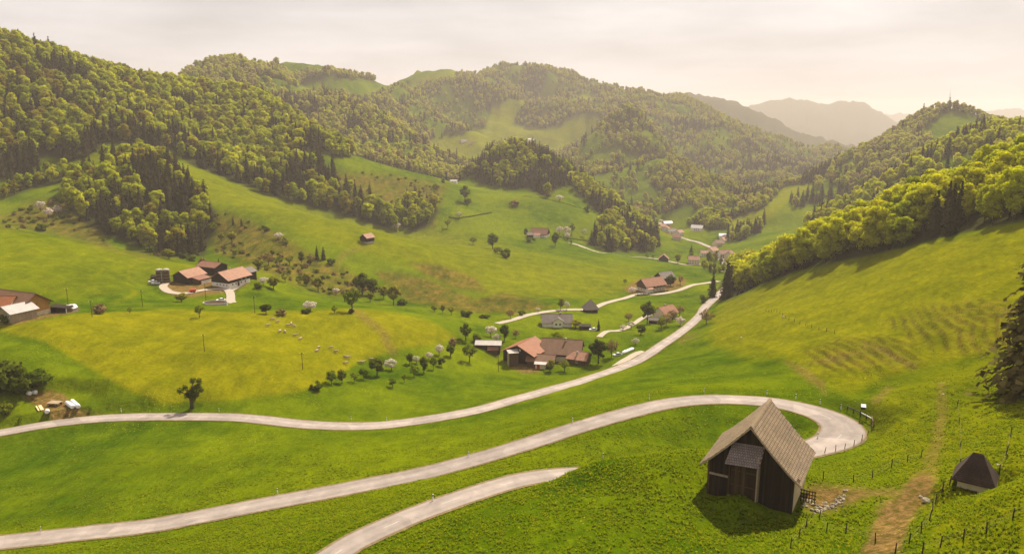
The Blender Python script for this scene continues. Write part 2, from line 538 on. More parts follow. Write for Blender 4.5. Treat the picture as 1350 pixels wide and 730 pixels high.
# small relief: hummocks near, gullies and ribs on the big hills
far = np.clip((R2 - 1000) / 1200, 0, 1)
mid = np.clip((R2 - 60) / 200, 0.25, 1)
GZ += (fbm(GX / 26, GY / 26, 4) - 0.5) * 1.6 * mid * (1 + 2 * far)
GZ += (fbm(GX / 90 + 7, GY / 90, 3) - 0.5) * 4.0 * np.clip((R2 - 260) / 400, 0, 1)
GZ += (ridged(GX / 420, GY / 420, 4) - 0.62) * 120 * far * np.clip(1.5 - R2 / 9000, .55, 1)
GZ += (ridged(GX / 150 + 4, GY / 150, 3) - 0.6) * 38 * far
for (u_, v_, D_, am, sg) in ((1060, 140, 6200, 55, 230), (1128, 146, 6000, 70, 170), (1010, 146, 6000, 30, 200), (945, 134, 3500, 30, 160), (695, 84, 2200, 26, 70), (760, 108, 2180, 22, 80), (848, 128, 2080, 20, 60), (835, 156, 1450, 26, 55)):
    c_ = P3(u_, v_, D_)
    GZ += am * np.exp(-((GX - c_[0]) ** 2 + (GY - c_[1]) ** 2) / (2 * (sg * S) ** 2))
GZ += (fbm(GX / 70 + 2, GY / 22 + .3 * GX / 22, 3) - 0.5) * 2.2 * np.clip((R2 - 230) / 150, 0, 1) * np.clip(1 - (R2 - 900) / 300, 0, 1)
GZ += (fbm(GX / 26 + 5, GY / 26, 2) - 0.5) * 22 * np.clip((R2 - 3200) / 800, 0, 1)
GZ += (fbm(GX / 4.5, GY / 4.5, 3) - 0.5) * 0.5 * np.clip(1 - R2 / 400, 0, 1)


def bil(G, x, y):
    x, y = np.atleast_1d(np.asarray(x, float)), np.atleast_1d(np.asarray(y, float))
    t, r = np.arctan2(x, y), np.log(np.maximum(np.hypot(x, y), 10.01))
    i = np.clip(np.searchsorted(th, t) - 1, 0, len(th) - 2); j = np.clip(np.searchsorted(lr, r) - 1, 0, len(lr) - 2)
    a = np.clip((t - th[i]) / (th[i + 1] - th[i]), 0, 1); b = np.clip((r - lr[j]) / (lr[j + 1] - lr[j]), 0, 1)
    return (G[i, j] * (1 - a) + G[i + 1, j] * a) * (1 - b) + (G[i, j + 1] * (1 - a) + G[i + 1, j + 1] * a) * b


def H(x, y):
    v = bil(GZ, x, y)
    return float(v[0]) if np.ndim(x) == 0 else v


_ms = np.exp(np.linspace(math.log(38), math.log(9000), 5200))


def ground(u, v, dmin=0, dmax=1e9):
    """the spot of ground that shows at (u, v) in the photograph"""
    a, b = (u - 675.0) / FPX, (365.0 - v) / FPX
    dy, dz = CP + b * SP, b * CP - SP
    y = _ms[(_ms > dmin * S) & (_ms < dmax * S)]
    x = y * a / dy; z = CAMZ + y * dz / dy
    h = bil(GZ, x, y)
    k = np.argmax(h >= z)
    if h[k] < z[k]:
        k = len(y) - 1
    if k > 0:
        g0, g1 = z[k - 1] - h[k - 1], h[k] - z[k]
        t = g0 / max(g0 + g1, 1e-9)
        yy = y[k - 1] + (y[k] - y[k - 1]) * t
    else:
        yy = y[k]
    xx = yy * a / dy
    return Vector((xx, yy, H(xx, yy)))


# ---- roads and tracks: centre lines
def spline(p, step):
    p = np.asarray(p, float)
    q = []
    for i in range(len(p) - 1):
        p0, p1, p2, p3 = p[max(i - 1, 0)], p[i], p[i + 1], p[min(i + 2, len(p) - 1)]
        m = max(2, int(np.linalg.norm(p2 - p1) / step))
        t = (np.arange(m) / m)[:, None]
        q.append(0.5 * (2 * p1 + (p2 - p0) * t + (2 * p0 - 5 * p1 + 4 * p2 - p3) * t ** 2 + (3 * p1 - 3 * p2 + p3 - p0) * t ** 3))
    q.append(p[-1:])
    return np.concatenate(q)


def smooth1(a, k):
    w = np.ones(2 * k + 1) / (2 * k + 1)
    return np.convolve(np.pad(a, k, mode='edge'), w, mode='valid')


ROADS = []


def road_line(name, line, width, step=1.2, sm=6, label=None, surveyed=True, blend=5.0, loose=False):
    if surveyed:
        p = np.array([P3(*c) for c in line])
    else:
        p = np.array([ground(*c) for c in line])
    q = spline(p, step)
    q[:, 2] = bil(GZ, q[:, 0], q[:, 1]) if not surveyed else q[:, 2]
    for _ in range(2):
        q[:, 2] = smooth1(q[:, 2], sm)
    w = np.full(len(q), width) if np.isscalar(width) else spline(np.array(width, float)[:, None], 1)[:, 0] if False else (np.full(len(q), width) if np.isscalar(width) else np.interp(np.linspace(0, 1, len(q)), np.linspace(0, 1, len(width)), width))
    ROADS.append(dict(name=name, q=q, w=w, label=label, blend=blend, loose=loose))


_wu = [4.9] * 14 + [5.2, 6.0, 7.2, 8.2, 8.2, 7.2, 6.0, 5.2] + [4.9] * 2 + [4.0] * 9
# widths follow the surveyed points by arc length
_pu = np.array([P3(*c) for c in ROAD_UP]); _au = np.concatenate([[0], np.cumsum(np.linalg.norm(np.diff(_pu, axis=0), axis=1))])
_wq = np.interp(np.linspace(0, _au[-1], 200), _au, _wu)
road_line('hairpin_road', ROAD_UP, list(_wq), 0.8, 8)
road_line('valley_road', ROAD_VALLEY, 5.0, 1.0, 8)
road_line('farm_lane', [(948, 371), (925, 374), (902, 379), (885, 385), (865, 388), (838, 389), (815, 394), (796, 400), (778, 407), (750, 408), (720, 411), (695, 416), (676, 421), (655, 424)], 4.2, 3, 5, surveyed=False)
road_line('farm_drive', [(346, 412), (330, 410), (315, 406), (305, 398), (304, 390), (301, 383), (290, 381), (268, 382), (250, 386), (236, 386), (222, 383), (215, 377), (222, 371)], 4.0, 2, 5, surveyed=False)
road_line('farm_drive', [(302, 382), (309, 379), (318, 375), (321, 371)], 5.0, 2, 4, surveyed=False)
road_line('hamlet_lane', [(742, 316), (760, 322), (780, 329), (800, 334), (830, 338), (855, 341), (880, 345), (905, 349), (935, 351), (955, 356)], 3.6, 4, 6, surveyed=False)
road_line('village_road', [(872, 288), (872, 300), (890, 308), (905, 315), (922, 320), (940, 328), (950, 340), (957, 350)], 6.5, 4, 5, surveyed=False)
road_line('side_lane', [(812, 481), (825, 474), (838, 467), (849, 463)], 3.2, 2, 4, surveyed=False)
road_line('field_lane', [(790, 443), (800, 437), (818, 435), (832, 428), (848, 418), (868, 412)], 3.0, 2, 4, surveyed=False)

TRACK_Q = []
# ---- bed the roads into the land: cut and fill with soft banks
kd_pts, kd_info = [], []
for ri, rd in enumerate(ROADS):
    for k in range(len(rd['q'])):
        kd_pts.append((rd['q'][k, 0], rd['q'][k, 1], 0.0)); kd_info.append((ri, k))
kd = kdtree.KDTree(len(kd_pts))
for i, p in enumerate(kd_pts):
    kd.insert(p, i)
kd.balance()
near = (abs(T2) < R(46)) & (R2 > 55 * S) & (R2 < 1150 * S)
ROADDIST = np.full(GZ.shape, 99.0)
bx = np.array(kd_pts)
occ = set()
for (x, y, _) in kd_pts:
    cx, cy = int(x // 16), int(y // 16)
    for a in (-1, 0, 1):
        for b in (-1, 0, 1):
            occ.add((cx + a, cy + b))
idx = np.argwhere(near)
cells_x, cells_y = (GX[near] // 16).astype(int), (GY[near] // 16).astype(int)
sel = np.fromiter(((a, b) in occ for a, b in zip(cells_x, cells_y)), bool, len(cells_x))
for (i, j) in idx[sel]:
    _, k, d = kd.find((GX[i, j], GY[i, j], 0.0))
    ri, kk = kd_info[k]
    rd = ROADS[ri]
    hw = rd['w'][kk] * 0.5
    ROADDIST[i, j] = d - hw
    if d < hw + 0.45 + rd['blend']:
        t = min(1.0, max(0.0, (d - hw - 0.45) / rd['blend']))
        t = t * t * (3 - 2 * t)
        zr = rd['q'][kk, 2] - (0.10 if R2[i, j] < 260 else 0.22)
        GZ[i, j] = zr * (1 - t) + GZ[i, j] * t
# level yards for the buildings: (u, v, half width, half depth, soft edge)
BARN_O = Vector((25.4, 95.0, CAMZ - 50.7)); BARN_R = -0.525
_bc, _bs = math.cos(BARN_R), math.sin(BARN_R)
for (bx_, by_, rad, soft) in ((3.6, 4.5, 4.6, 4.5), (9.2, 4.5, 4.6, 4.5), (3.6, 8.5, 4.0, 4.5), (9.2, 8.5, 4.0, 4.5)):
    d = np.hypot(GX - (BARN_O.x + bx_ * _bc - by_ * _bs), GY - (BARN_O.y + bx_ * _bs + by_ * _bc))
    t = np.clip((d - rad) / soft, 0, 1); t = t * t * (3 - 2 * t)
    t = np.where(ROADDIST < 1.5, 1, t)
    GZ[:] = BARN_O.z * (1 - t) + GZ * t
# the earth ramp in front of the barn door
_rx, _ry = BARN_O.x + 6.0 * _bc + 1.6 * _bs, BARN_O.y + 6.0 * _bs - 1.6 * _bc
_d = np.hypot(((GX - _rx) * _bc + (GY - _ry) * _bs) / 3.4, (-(GX - _rx) * _bs + (GY - _ry) * _bc) / 3.0)
GZ += 1.75 * np.clip(1.35 - _d, 0, 1) ** 1.0 * np.clip(1 - _d / 1.35, 0, 1) ** 0.25
for (u, v, rad, soft) in ((1284, 641, 2.6, 2.5), (250, 378, 16, 16), (298, 377, 16, 14), (696, 478, 13, 10), (745, 480, 12, 10), (860, 380, 16, 14), (30, 420, 14, 10), (75, 534, 9, 6), (712, 312, 16, 12), (740, 429, 10, 8)):
    c = ground(u, v)
    d = np.hypot(GX - c.x, GY - c.y)
    t = np.clip((d - rad) / soft, 0, 1); t = t * t * (3 - 2 * t)
    t = np.where(ROADDIST < 1.5, 1, t)
    GZ[:] = c.z * (1 - t) + GZ * t
# ------------------------------------------------------------------ land cover
def inside(poly, u, v):
    r = np.zeros(u.shape, bool)
    n = len(poly)
    for i in range(n):
        x1, y1 = poly[i]; x2, y2 = poly[(i + 1) % n]
        if y1 == y2:
            continue
        c = ((y1 > v) != (y2 > v)) & (u < (x2 - x1) * (v - y1) / (y2 - y1) + x1)
        r ^= c
    return r


def soft_in(poly, u, v, s):
    d = np.full(u.shape, 1e9)
    n = len(poly)
    for i in range(n):
        x1, y1 = poly[i]; x2, y2 = poly[(i + 1) % n]
        dx, dy = x2 - x1, y2 - y1
        t = np.clip(((u - x1) * dx + (v - y1) * dy) / max(dx * dx + dy * dy, 1e-9), 0, 1)
        d = np.minimum(d, np.hypot(u - x1 - t * dx, v - y1 - t * dy))
    d = np.where(inside(poly, u, v), d, -d)
    t = np.clip(0.5 + d / (2 * s), 0, 1)
    return t * t * (3 - 2 * t)


U_, V_, D_ = PX(np.stack([GX, GY, GZ], -1))
jit = (fbm(GX / 14, GY / 14, 3) - 0.5)
seen = (abs(T2) < R(44)) & (GY > 20)


def field(poly, dmin, dmax, soft=4.0, wob=8.0):
    w = np.zeros(GZ.shape)
    m = seen & (D_ > dmin) & (D_ < dmax)
    us, vs = [p[0] for p in poly], [p[1] for p in poly]
    m &= (U_ > min(us) - 20) & (U_ < max(us) + 20) & (V_ > min(vs) - 20) & (V_ < max(vs) + 20)
    w[m] = soft_in(poly, U_[m] + jit[m] * wob, V_[m] + jit[m] * wob * 0.6, soft)
    return w


YEL = [(-40, 428), (60, 452), (110, 482), (170, 517), (215, 533), (300, 530), (395, 517), (430, 505), (470, 480), (520, 462), (575, 455), (603, 447), (560, 425), (500, 414), (470, 411), (350, 416), (230, 413), (120, 418), (60, 425)]
OLIVE = [(955, 398), (1000, 378), (1100, 348), (1400, 285), (1400, 470), (1300, 470), (1200, 490), (1120, 520), (1070, 500), (1030, 470), (985, 470), (935, 452), (940, 420)]
OLIVE2 = [(1400, 470), (1300, 470), (1180, 500), (1130, 540), (1160, 600), (1230, 700), (1230, 760), (1400, 760)]
BROWN = [[(492, 356), (530, 360), (575, 372), (620, 392), (660, 404), (700, 402), (690, 414), (640, 414), (590, 408), (540, 398), (515, 380)], [(540, 346), (580, 348), (630, 368), (640, 384), (600, 380), (560, 362)], [(610, 398), (660, 384), (700, 394), (730, 404), (690, 410), (640, 412)]]
SCRUB = [[(40, 268), (110, 258), (150, 330), (250, 340), (180, 338), (60, 306), (0, 302), (0, 285)], [(270, 285), (300, 280), (340, 296), (385, 318), (420, 345), (455, 352), (500, 388), (440, 390), (400, 380), (330, 352), (280, 330)], [(440, 225), (520, 232), (590, 245), (570, 300), (480, 290), (430, 250)]]
DIRT = [[(1128, 735), (1150, 700), (1160, 668), (1185, 650), (1205, 620), (1222, 618), (1232, 630), (1222, 655), (1200, 690), (1190, 735)], [(1064, 648), (1080, 640), (1150, 647), (1185, 645), (1190, 655), (1150, 655), (1120, 668), (1085, 678), (1066, 672)],
        [(1222, 590), (1234, 545), (1238, 505), (1247, 505), (1248, 548), (1240, 600), (1230, 632), (1208, 628)], [(1148, 528), (1172, 508), (1176, 512), (1156, 532)], [(1140, 455), (1165, 462), (1210, 485), (1205, 488), (1160, 468), (1138, 460)], [(1035, 476), (1060, 484), (1085, 503), (1088, 520), (1075, 508), (1050, 490)],
        [(895, 450), (905, 443), (925, 441), (915, 447), (898, 453)], [(1064, 478), (1100, 470), (1150, 468), (1100, 478)], [(460, 412), (468, 411), (490, 427), (510, 444), (523, 467), (515, 469), (502, 447), (480, 430)], [(484, 323), (478, 328), (446, 344), (440, 348), (440, 344), (470, 327)]]
YARD = [[(28, 516), (60, 514), (85, 520), (100, 535), (135, 545), (70, 556), (62, 548), (58, 540), (40, 530)], [(0, 420), (40, 424), (66, 415), (105, 408), (100, 416), (60, 424), (30, 432), (0, 432)], [(210, 374), (240, 368), (325, 366), (328, 374), (305, 384), (250, 392), (225, 388)], [(675, 485), (690, 470), (705, 480), (712, 491), (690, 492)], [(822, 380), (842, 368), (880, 365), (905, 368), (902, 376), (880, 384), (845, 390), (830, 387)], [(870, 294), (884, 296), (892, 306), (880, 310)]]
def _c(q):
    return [(560 + x / 3.65, 60 + y / 3.65) for x, y in q]


OPEN = [_c([(0, 470), (170, 420), (290, 395), (310, 340), (320, 290), (400, 260), (490, 262), (470, 300), (440, 350), (430, 385), (560, 400), (650, 395), (680, 350), (760, 330), (850, 340), (830, 370), (780, 430), (700, 485), (620, 530), (560, 490), (480, 470), (400, 470), (290, 500), (250, 570), (160, 540), (30, 505)]),
        _c([(575, 218), (630, 183), (705, 200), (690, 218), (600, 228)]), _c([(725, 228), (835, 233), (825, 268), (735, 270)]), _c([(-60, 165), (0, 143), (175, 114), (150, 152), (0, 188), (-60, 200)]), _c([(910, 318), (985, 300), (960, 330)]),
        [(962, 291), (1012, 271), (1033, 247), (1069, 241), (1072, 247), (1044, 263), (1022, 285), (1000, 299), (962, 310)]]
COV = np.zeros(GZ.shape + (4,))
COV[..., 0] = np.maximum(field(YEL, 160, 300, 3, 6), 0.0)
SPUR = [(60, 210), (140, 190), (250, 216), (350, 255), (480, 292), (620, 308), (720, 340), (820, 352), (860, 372), (800, 392), (740, 402), (650, 395), (560, 355), (480, 332), (400, 312), (330, 282), (270, 262), (200, 228)]
COV[..., 0] = np.maximum(COV[..., 0], 0.5 * field(SPUR, 380, 680, 12, 20))  # spur grass lightened: part of its sunlit brightness is put into the colour
COV[..., 0] = np.maximum(COV[..., 0], 0.35 * field([(0, 302), (100, 318), (200, 338), (280, 352), (210, 372), (100, 395), (0, 380)], 230, 400, 8, 14))
for op in OPEN:
    COV[..., 0] = np.maximum(COV[..., 0], 0.6 * field(op, 700, 2500, 3, 4))
COV[..., 0] = np.maximum(COV[..., 0], 0.8 * field(OLIVE, 120, 420, 10, 14))
COV[..., 0] = np.maximum(COV[..., 0], 0.55 * field(OLIVE2, 40, 180, 18, 20))
_ln = np.clip(1 - np.abs(((GZ + (fbm(GX / 40, GY / 40, 2) - .5) * 5) / 4.2) % 1.0 - .5) * 7, 0, 1)
COV[..., 0] = np.maximum(COV[..., 0], .75 * _ln * field([(-40, 300), (100, 318), (200, 338), (290, 352), (215, 366), (200, 398), (90, 392), (-40, 385)], 230, 400, 14, 14) * (fbm(GX / 25, GY / 25, 2) > .42))
for p in BROWN:
    COV[..., 1] = np.maximum(COV[..., 1], 0.95 * field(p, 330, 520, 5, 12))
for p in SCRUB:
    COV[..., 1] = np.maximum(COV[..., 1], 0.9 * field(p, 300, 1000, 7, 12))
for p in DIRT:
    COV[..., 3] = np.maximum(COV[..., 3], (1.0 if (p is DIRT[0] or p is DIRT[1]) else (.5 if p is DIRT[2] else .62)) * field(p, 40, 520, 9 if (p is DIRT[0] or p is DIRT[1]) else 5, 22 if (p is DIRT[0] or p is DIRT[1]) else 12))
for p in YARD:
    COV[..., 3] = np.maximum(COV[..., 3], field(p, 140, 1000, 2.0, 3))
# dark brushed banks with cattle treads: little steps along the contour
TREADS = [[(1060, 462), (1110, 448), (1160, 445), (1200, 455), (1215, 480), (1150, 492), (1090, 490)], [(1165, 425), (1230, 405), (1300, 395), (1345, 405), (1330, 470), (1250, 465), (1200, 450)], [(1180, 520), (1260, 490), (1300, 500), (1320, 580), (1240, 600), (1190, 570)]]
for k, p in enumerate(TREADS):
    w = field(p, 60, 260, 12, 16)
    if k < 2:
        COV[..., 1] = np.maximum(COV[..., 1], 0.3 * w)
    ga, gb = (ground(1130, 465), ground(1175, 495)) if k == 0 else ((ground(1225, 415), ground(1262, 452)) if k == 1 else (ground(1200, 530), ground(1260, 545)))
    dl_ = (gb - ga); dl_.z = 0; dl_.normalize()
    ph = (dl_.y * GX - dl_.x * GY + (fbm(GX / 16, GY / 16, 2) - 0.5) * 4.0) / (2.5 if k < 2 else 2.2)
    fr_ = ph % 1.0
    tr_ = np.where(fr_ < .72, fr_ / .72, (1 - fr_) / .28)
    GZ += w * (0.85 if k < 2 else 0.3) * tr_ * (.5 + fbm(GX / 8, GY / 8, 2))
    if k < 2:
        COV[..., 1] = np.maximum(COV[..., 1], np.clip(w * 1.3, 0, 1) * np.where(fr_ > .70, .72, .10))
GZ += 2.2 * field([(q[0], q[1] - 6) for q in YEL], 160, 300, 16, 4)
# straight seams of cattle paths on the long right-hand meadow
w = field(OLIVE, 120, 420, 10, 10)
dl_ = ground(1214, 322) - ground(1187, 376); dl_.z = 0; dl_.normalize()
ph = (dl_.y * GX - dl_.x * GY + (fbm(GX / 25, GY / 25, 3) - 0.5) * 9) / 2.9
GZ += w * 0.34 * np.abs(((ph % 1.0) - 0.5) * 2)

# ------------------------------------------------------------------ woods: which ground carries trees
# (outline, D range, spacing m, share of conifers, height m)
WOODS = [
    ('rib', [(940, 400), (950, 372), (1000, 345), (1080, 290), (1200, 262), (1300, 215), (1420, 180), (1500, 180), (1500, 262), (1350, 291), (1270, 307), (1190, 327), (1100, 346), (1040, 361), (1000, 376), (965, 394)], 195, 520, 8.6, 0.05, 21),
    ('clump', [(88, 262), (95, 240), (130, 222), (160, 210), (200, 208), (235, 226), (262, 252), (285, 278), (283, 305), (268, 338), (235, 338), (200, 330), (165, 320), (120, 300), (98, 285)], 405, 590, 9.0, 0.55, 18),
    ('lefthill', [(-200, 20), (0, 40), (120, 60), (233, 100), (345, 110), (420, 165), (475, 205), (440, 208), (400, 190), (440, 235), (470, 262), (520, 285), (522, 304), (480, 293), (400, 270), (350, 256), (250, 216), (225, 200), (180, 195), (145, 187), (128, 200), (90, 215), (60, 205), (40, 228), (0, 240), (-200, 260)], 515, 960, 9.8, 0.32, 20),
    ('gullywood', [(520, 290), (530, 265), (545, 255), (570, 262), (580, 280), (560, 303), (540, 305)], 560, 700, 8.0, 0.35, 15),
    ('knoll', [(622, 237), (628, 205), (660, 185), (700, 185), (740, 215), (790, 255), (830, 285), (868, 310), (870, 326), (850, 333), (800, 331), (770, 320), (790, 305), (800, 288), (770, 262), (745, 240), (735, 250), (722, 262), (700, 250), (660, 248)], 640, 1020, 9, 0.48, 18),
    ('secondhill', [(225, 115), (270, 80), (320, 66), (350, 76), (385, 98), (440, 94), (520, 98), (535, 108), (500, 108), (430, 104), (395, 112), (385, 128), (430, 125), (470, 130), (510, 128), (540, 165), (565, 190), (585, 230), (610, 230), (640, 232), (620, 243), (590, 240), (480, 215), (420, 190), (380, 150), (330, 130), (233, 122)], 880, 1750, 11, 0.22, 18),
    ('mountain', [(480, 135), (520, 115), (540, 110), (590, 96), (640, 83), (695, 68), (760, 90), (830, 108), (900, 126), (960, 158), (1020, 180), (1080, 186), (1130, 205), (1060, 247), (1010, 264), (960, 282), (900, 298), (860, 302), (800, 302), (760, 254), (720, 230), (690, 226), (640, 242), (600, 242), (578, 212), (550, 178), (520, 150)], 940, 2500, 11.5, 0.18, 15),
    ('righthill', [(930, 305), (960, 285), (1000, 262), (1060, 240), (1130, 198), (1180, 170), (1235, 138), (1330, 160), (1420, 170), (1420, 215), (1330, 175), (1300, 168), (1284, 152), (1250, 148), (1222, 165), (1215, 175), (1232, 190), (1200, 215), (1160, 240), (1100, 265), (1060, 275), (1020, 275), (985, 300), (960, 312)], 820, 1500, 10.5, 0.25, 17),
    ('rightridge', [(1060, 300), (1100, 280), (1150, 248), (1200, 215), (1240, 192), (1300, 160), (1345, 170), (1450, 165), (1450, 240), (1300, 230), (1200, 270), (1100, 300)], 600, 830, 9.5, 0.12, 18),
    ('spinney', [(955, 318), (975, 292), (1005, 280), (1012, 290), (1000, 305), (975, 318)], 700, 1010, 8, 0.2, 17),
    ('villagewood', [(905, 300), (920, 285), (950, 280), (965, 300), (945, 312), (925, 300)], 820, 1020, 8, 0.2, 16),
    ('stream', [(930, 340), (945, 332), (955, 346), (985, 352), (965, 372), (935, 368), (925, 352)], 520, 720, 11, 0.06, 8),
    ('upper', [(0, 248), (40, 232), (90, 225), (85, 240), (40, 250), (0, 262)], 470, 560, 9, 0.15, 13),
]
TREES = []       # x, y, z, height, conifer?, wood
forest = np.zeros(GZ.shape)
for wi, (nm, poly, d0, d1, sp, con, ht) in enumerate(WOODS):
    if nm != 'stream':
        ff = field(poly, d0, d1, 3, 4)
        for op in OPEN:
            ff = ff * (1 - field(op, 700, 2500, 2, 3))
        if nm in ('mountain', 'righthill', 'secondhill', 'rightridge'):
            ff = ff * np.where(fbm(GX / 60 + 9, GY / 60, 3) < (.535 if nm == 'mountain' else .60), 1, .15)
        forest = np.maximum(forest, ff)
    us = [p[0] for p in poly]
    x0 = (min(us) - 700) / 980 * (d1 if min(us) < 675 else d0) * S
    x1 = (max(us) - 650) / 980 * (d1 if max(us) > 675 else d0) * S
    xs, ys = np.meshgrid(np.arange(x0, x1, sp), np.arange(d0 * S, d1 * S, sp))
    xs[::2] += sp / 2
    xs = (xs + rng.uniform(-.38, .38, xs.shape) * sp).ravel(); ys = (ys + rng.uniform(-.38, .38, ys.shape) * sp).ravel()
    zs = bil(GZ, xs, ys)
    u, v, D = PX(np.stack([xs, ys, zs], -1))
    ok = (u > -90) & (u < 1440) & (D > d0) & (D < d1)
    wob = (fbm(xs / 30, ys / 30, 2) - 0.5) * 10
    ok &= inside(poly, u + wob, v + wob * .4)
    ok &= bil(ROADDIST, xs, ys) > 5
    for op in OPEN:
        ok &= ~inside(op, u + wob * .5, v + wob * .25)
    if nm in ('mountain', 'righthill', 'secondhill', 'rightridge'):
        ok &= (fbm(xs / 60 + 9, ys / 60, 3) < (.535 if nm == 'mountain' else .60)) | (rng.random(len(xs)) < .25)
    # leave out what lies far down behind a crest
    vt = np.zeros(len(xs), bool)
    for i in np.flatnonzero(ok):
        f = np.linspace(0.25, 0.985, 34)
        top = zs[i] + ht + 7 - CAMZ
        hh = bil(GZ, xs[i] * f, ys[i] * f) - CAMZ
        vt[i] = np.all(hh < top * f + 1.0)
    ok &= vt
    nn = fbm(xs / 55 + 3, ys / 55, 3)
    thr = np.quantile(nn, 1 - con)
    iscon = (nn > thr) ^ (rng.random(len(xs)) < 0.10)
    if nm == 'rib':
        iscon = (np.hypot(u - 955, v - 392) < 14) | ((abs(u - 1245) < 22) & (v > 290) & (D < 275)) | (rng.random(len(xs)) < 0.008)
    if nm in ('lefthill', 'secondhill', 'mountain', 'righthill', 'rightridge'):
        crest = np.interp(u, [-90, 0, 120, 233, 345, 420, 475], [20, 58, 88, 122, 130, 175, 210]) if nm == 'lefthill' else np.interp(u, [225, 270, 320, 360, 400, 530, 590, 695, 830, 910, 1130, 1235, 1300, 1345], [115, 90, 80, 92, 107, 110, 102, 82, 128, 142, 205, 148, 160, 180])
        iscon &= (v > crest + 16) | (rng.random(len(xs)) < .12)
    for i in np.flatnonzero(ok):
        hgt = ht * rng.uniform(.72, 1.15) * (1.15 if iscon[i] else 1.0)
        hgt *= .78 if (nm == 'rib' and iscon[i] and u[i] > 985) else 1.0
        TREES.append((xs[i], ys[i], zs[i], hgt, bool(iscon[i]), wi, D[i]))
FARW = [(880, 110), (1500, 110), (1500, 240), (1080, 215), (1000, 190), (930, 165)]
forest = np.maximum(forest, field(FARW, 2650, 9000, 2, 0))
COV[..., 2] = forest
print('forest trees', len(TREES), [(w[0], sum(1 for t in TREES if t[5] == i)) for i, w in enumerate(WOODS)])

# ------------------------------------------------------------------ the ground sheet
nt_, nr_ = GZ.shape
verts = np.stack([GX, GY, GZ], -1).reshape(-1, 3)
ii, jj = np.meshgrid(np.arange(nt_ - 1), np.arange(nr_ - 1), indexing='ij')
a = (ii * nr_ + jj).ravel()
faces = np.stack([a, a + 1, a + nr_ + 1, a + nr_], -1)
hub = np.array([[0, 0, float(GZ[:, 0].mean())]])
M_GRASS, nt, b = nodes_of('meadow')
N, K = nt.nodes.new, nt.links.new


def noise(scale, detail=5, rough=0.6, vec=None, st=(1, 1, 1)):
    n = N('ShaderNodeTexNoise'); n.inputs['Scale'].default_value = scale; n.inputs['Detail'].default_value = detail; n.inputs['Roughness'].default_value = rough
    m = N('ShaderNodeMapping'); m.inputs['Scale'].default_value = st
    K(GEO.outputs['Position'], m.inputs['Vector']); K(m.outputs['Vector'], n.inputs['Vector'])
    return n.outputs['Fac']


def ramp(src, p0, p1, c0=(0, 0, 0), c1=(1, 1, 1)):
    r = N('ShaderNodeValToRGB'); r.color_ramp.elements[0].position = p0; r.color_ramp.elements[1].position = p1
    r.color_ramp.elements[0].color = (*c0, 1); r.color_ramp.elements[1].color = (*c1, 1)
    K(src, r.inputs['Fac'])
    return r.outputs['Color']


def mixc(fac, a, b_, mode='MIX'):
    m = N('ShaderNodeMixRGB'); m.blend_type = mode
    for s, v in ((m.inputs['Fac'], fac), (m.inputs['Color1'], a), (m.inputs['Color2'], b_)):
        if isinstance(v, (int, float)):
            s.default_value = v
        elif isinstance(v, tuple):
            s.default_value = (*v, 1)
        else:
            K(v, s)
    return m.outputs['Color']


def mul(a, b_):
    m = N('ShaderNodeMath'); m.operation = 'MULTIPLY'
    for s, v in ((m.inputs[0], a), (m.inputs[1], b_)):
        if isinstance(v, (int, float)):
            s.default_value = v
        else:
            K(v, s)
    return m.outputs[0]


GEO = N('ShaderNodeNewGeometry')
at = N('ShaderNodeAttribute'); at.attribute_name = 'cover'
sx = N('ShaderNodeSeparateColor'); K(at.outputs['Color'], sx.inputs['Color'])
nA, nB, nC, nD = noise(0.012, 4), noise(0.09, 5, 0.65), noise(0.9, 6, 0.7), noise(0.22, 4, 0.6, st=(1, .35, 1))
fresh = mixc(ramp(nB, .35, .68), (0.034, 0.066, 0.0005), (0.084, 0.118, 0.001))  # base darkened, partly to put cloud shade into the grass colour
fresh = mixc(mul(ramp(nA, .42, .62), 0.65), fresh, (0.140, 0.162, 0.001))
yel = mixc(ramp(nB, .35, .7), (0.120, 0.122, 0.001), (0.190, 0.172, 0.002))
col = mixc(sx.outputs['Red'], fresh, yel)
brn = mixc(ramp(nD, .35, .65), (0.052, 0.052, 0.008), (0.140, 0.092, 0.018))
col = mixc(mul(sx.outputs['Green'], ramp(nB, .2, .55)), col, brn)
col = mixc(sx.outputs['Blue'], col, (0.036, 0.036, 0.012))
drt = mixc(ramp(nC, .3, .7), (0.085, 0.052, 0.014), (0.22, 0.135, 0.050))
dfac = mul(at.outputs['Alpha'], ramp(nC, .18, .50))
col = mixc(dfac, col, drt)
tuft = ramp(nC, .30, .72, (0.70, 0.74, 0.65), (1.28, 1.24, 1.2))
col = mixc(0.85, col, tuft, 'MULTIPLY')
blot = ramp(nD, .3, .7, (0.80, 0.82, 0.8), (1.14, 1.12, 1.05))
col = mixc(0.9, col, blot, 'MULTIPLY')
nE = noise(0.32, 5, 0.72)
col = mixc(0.9, col, ramp(nE, .3, .7, (0.80, 0.83, 0.8), (1.16, 1.13, 1.1)), 'MULTIPLY')
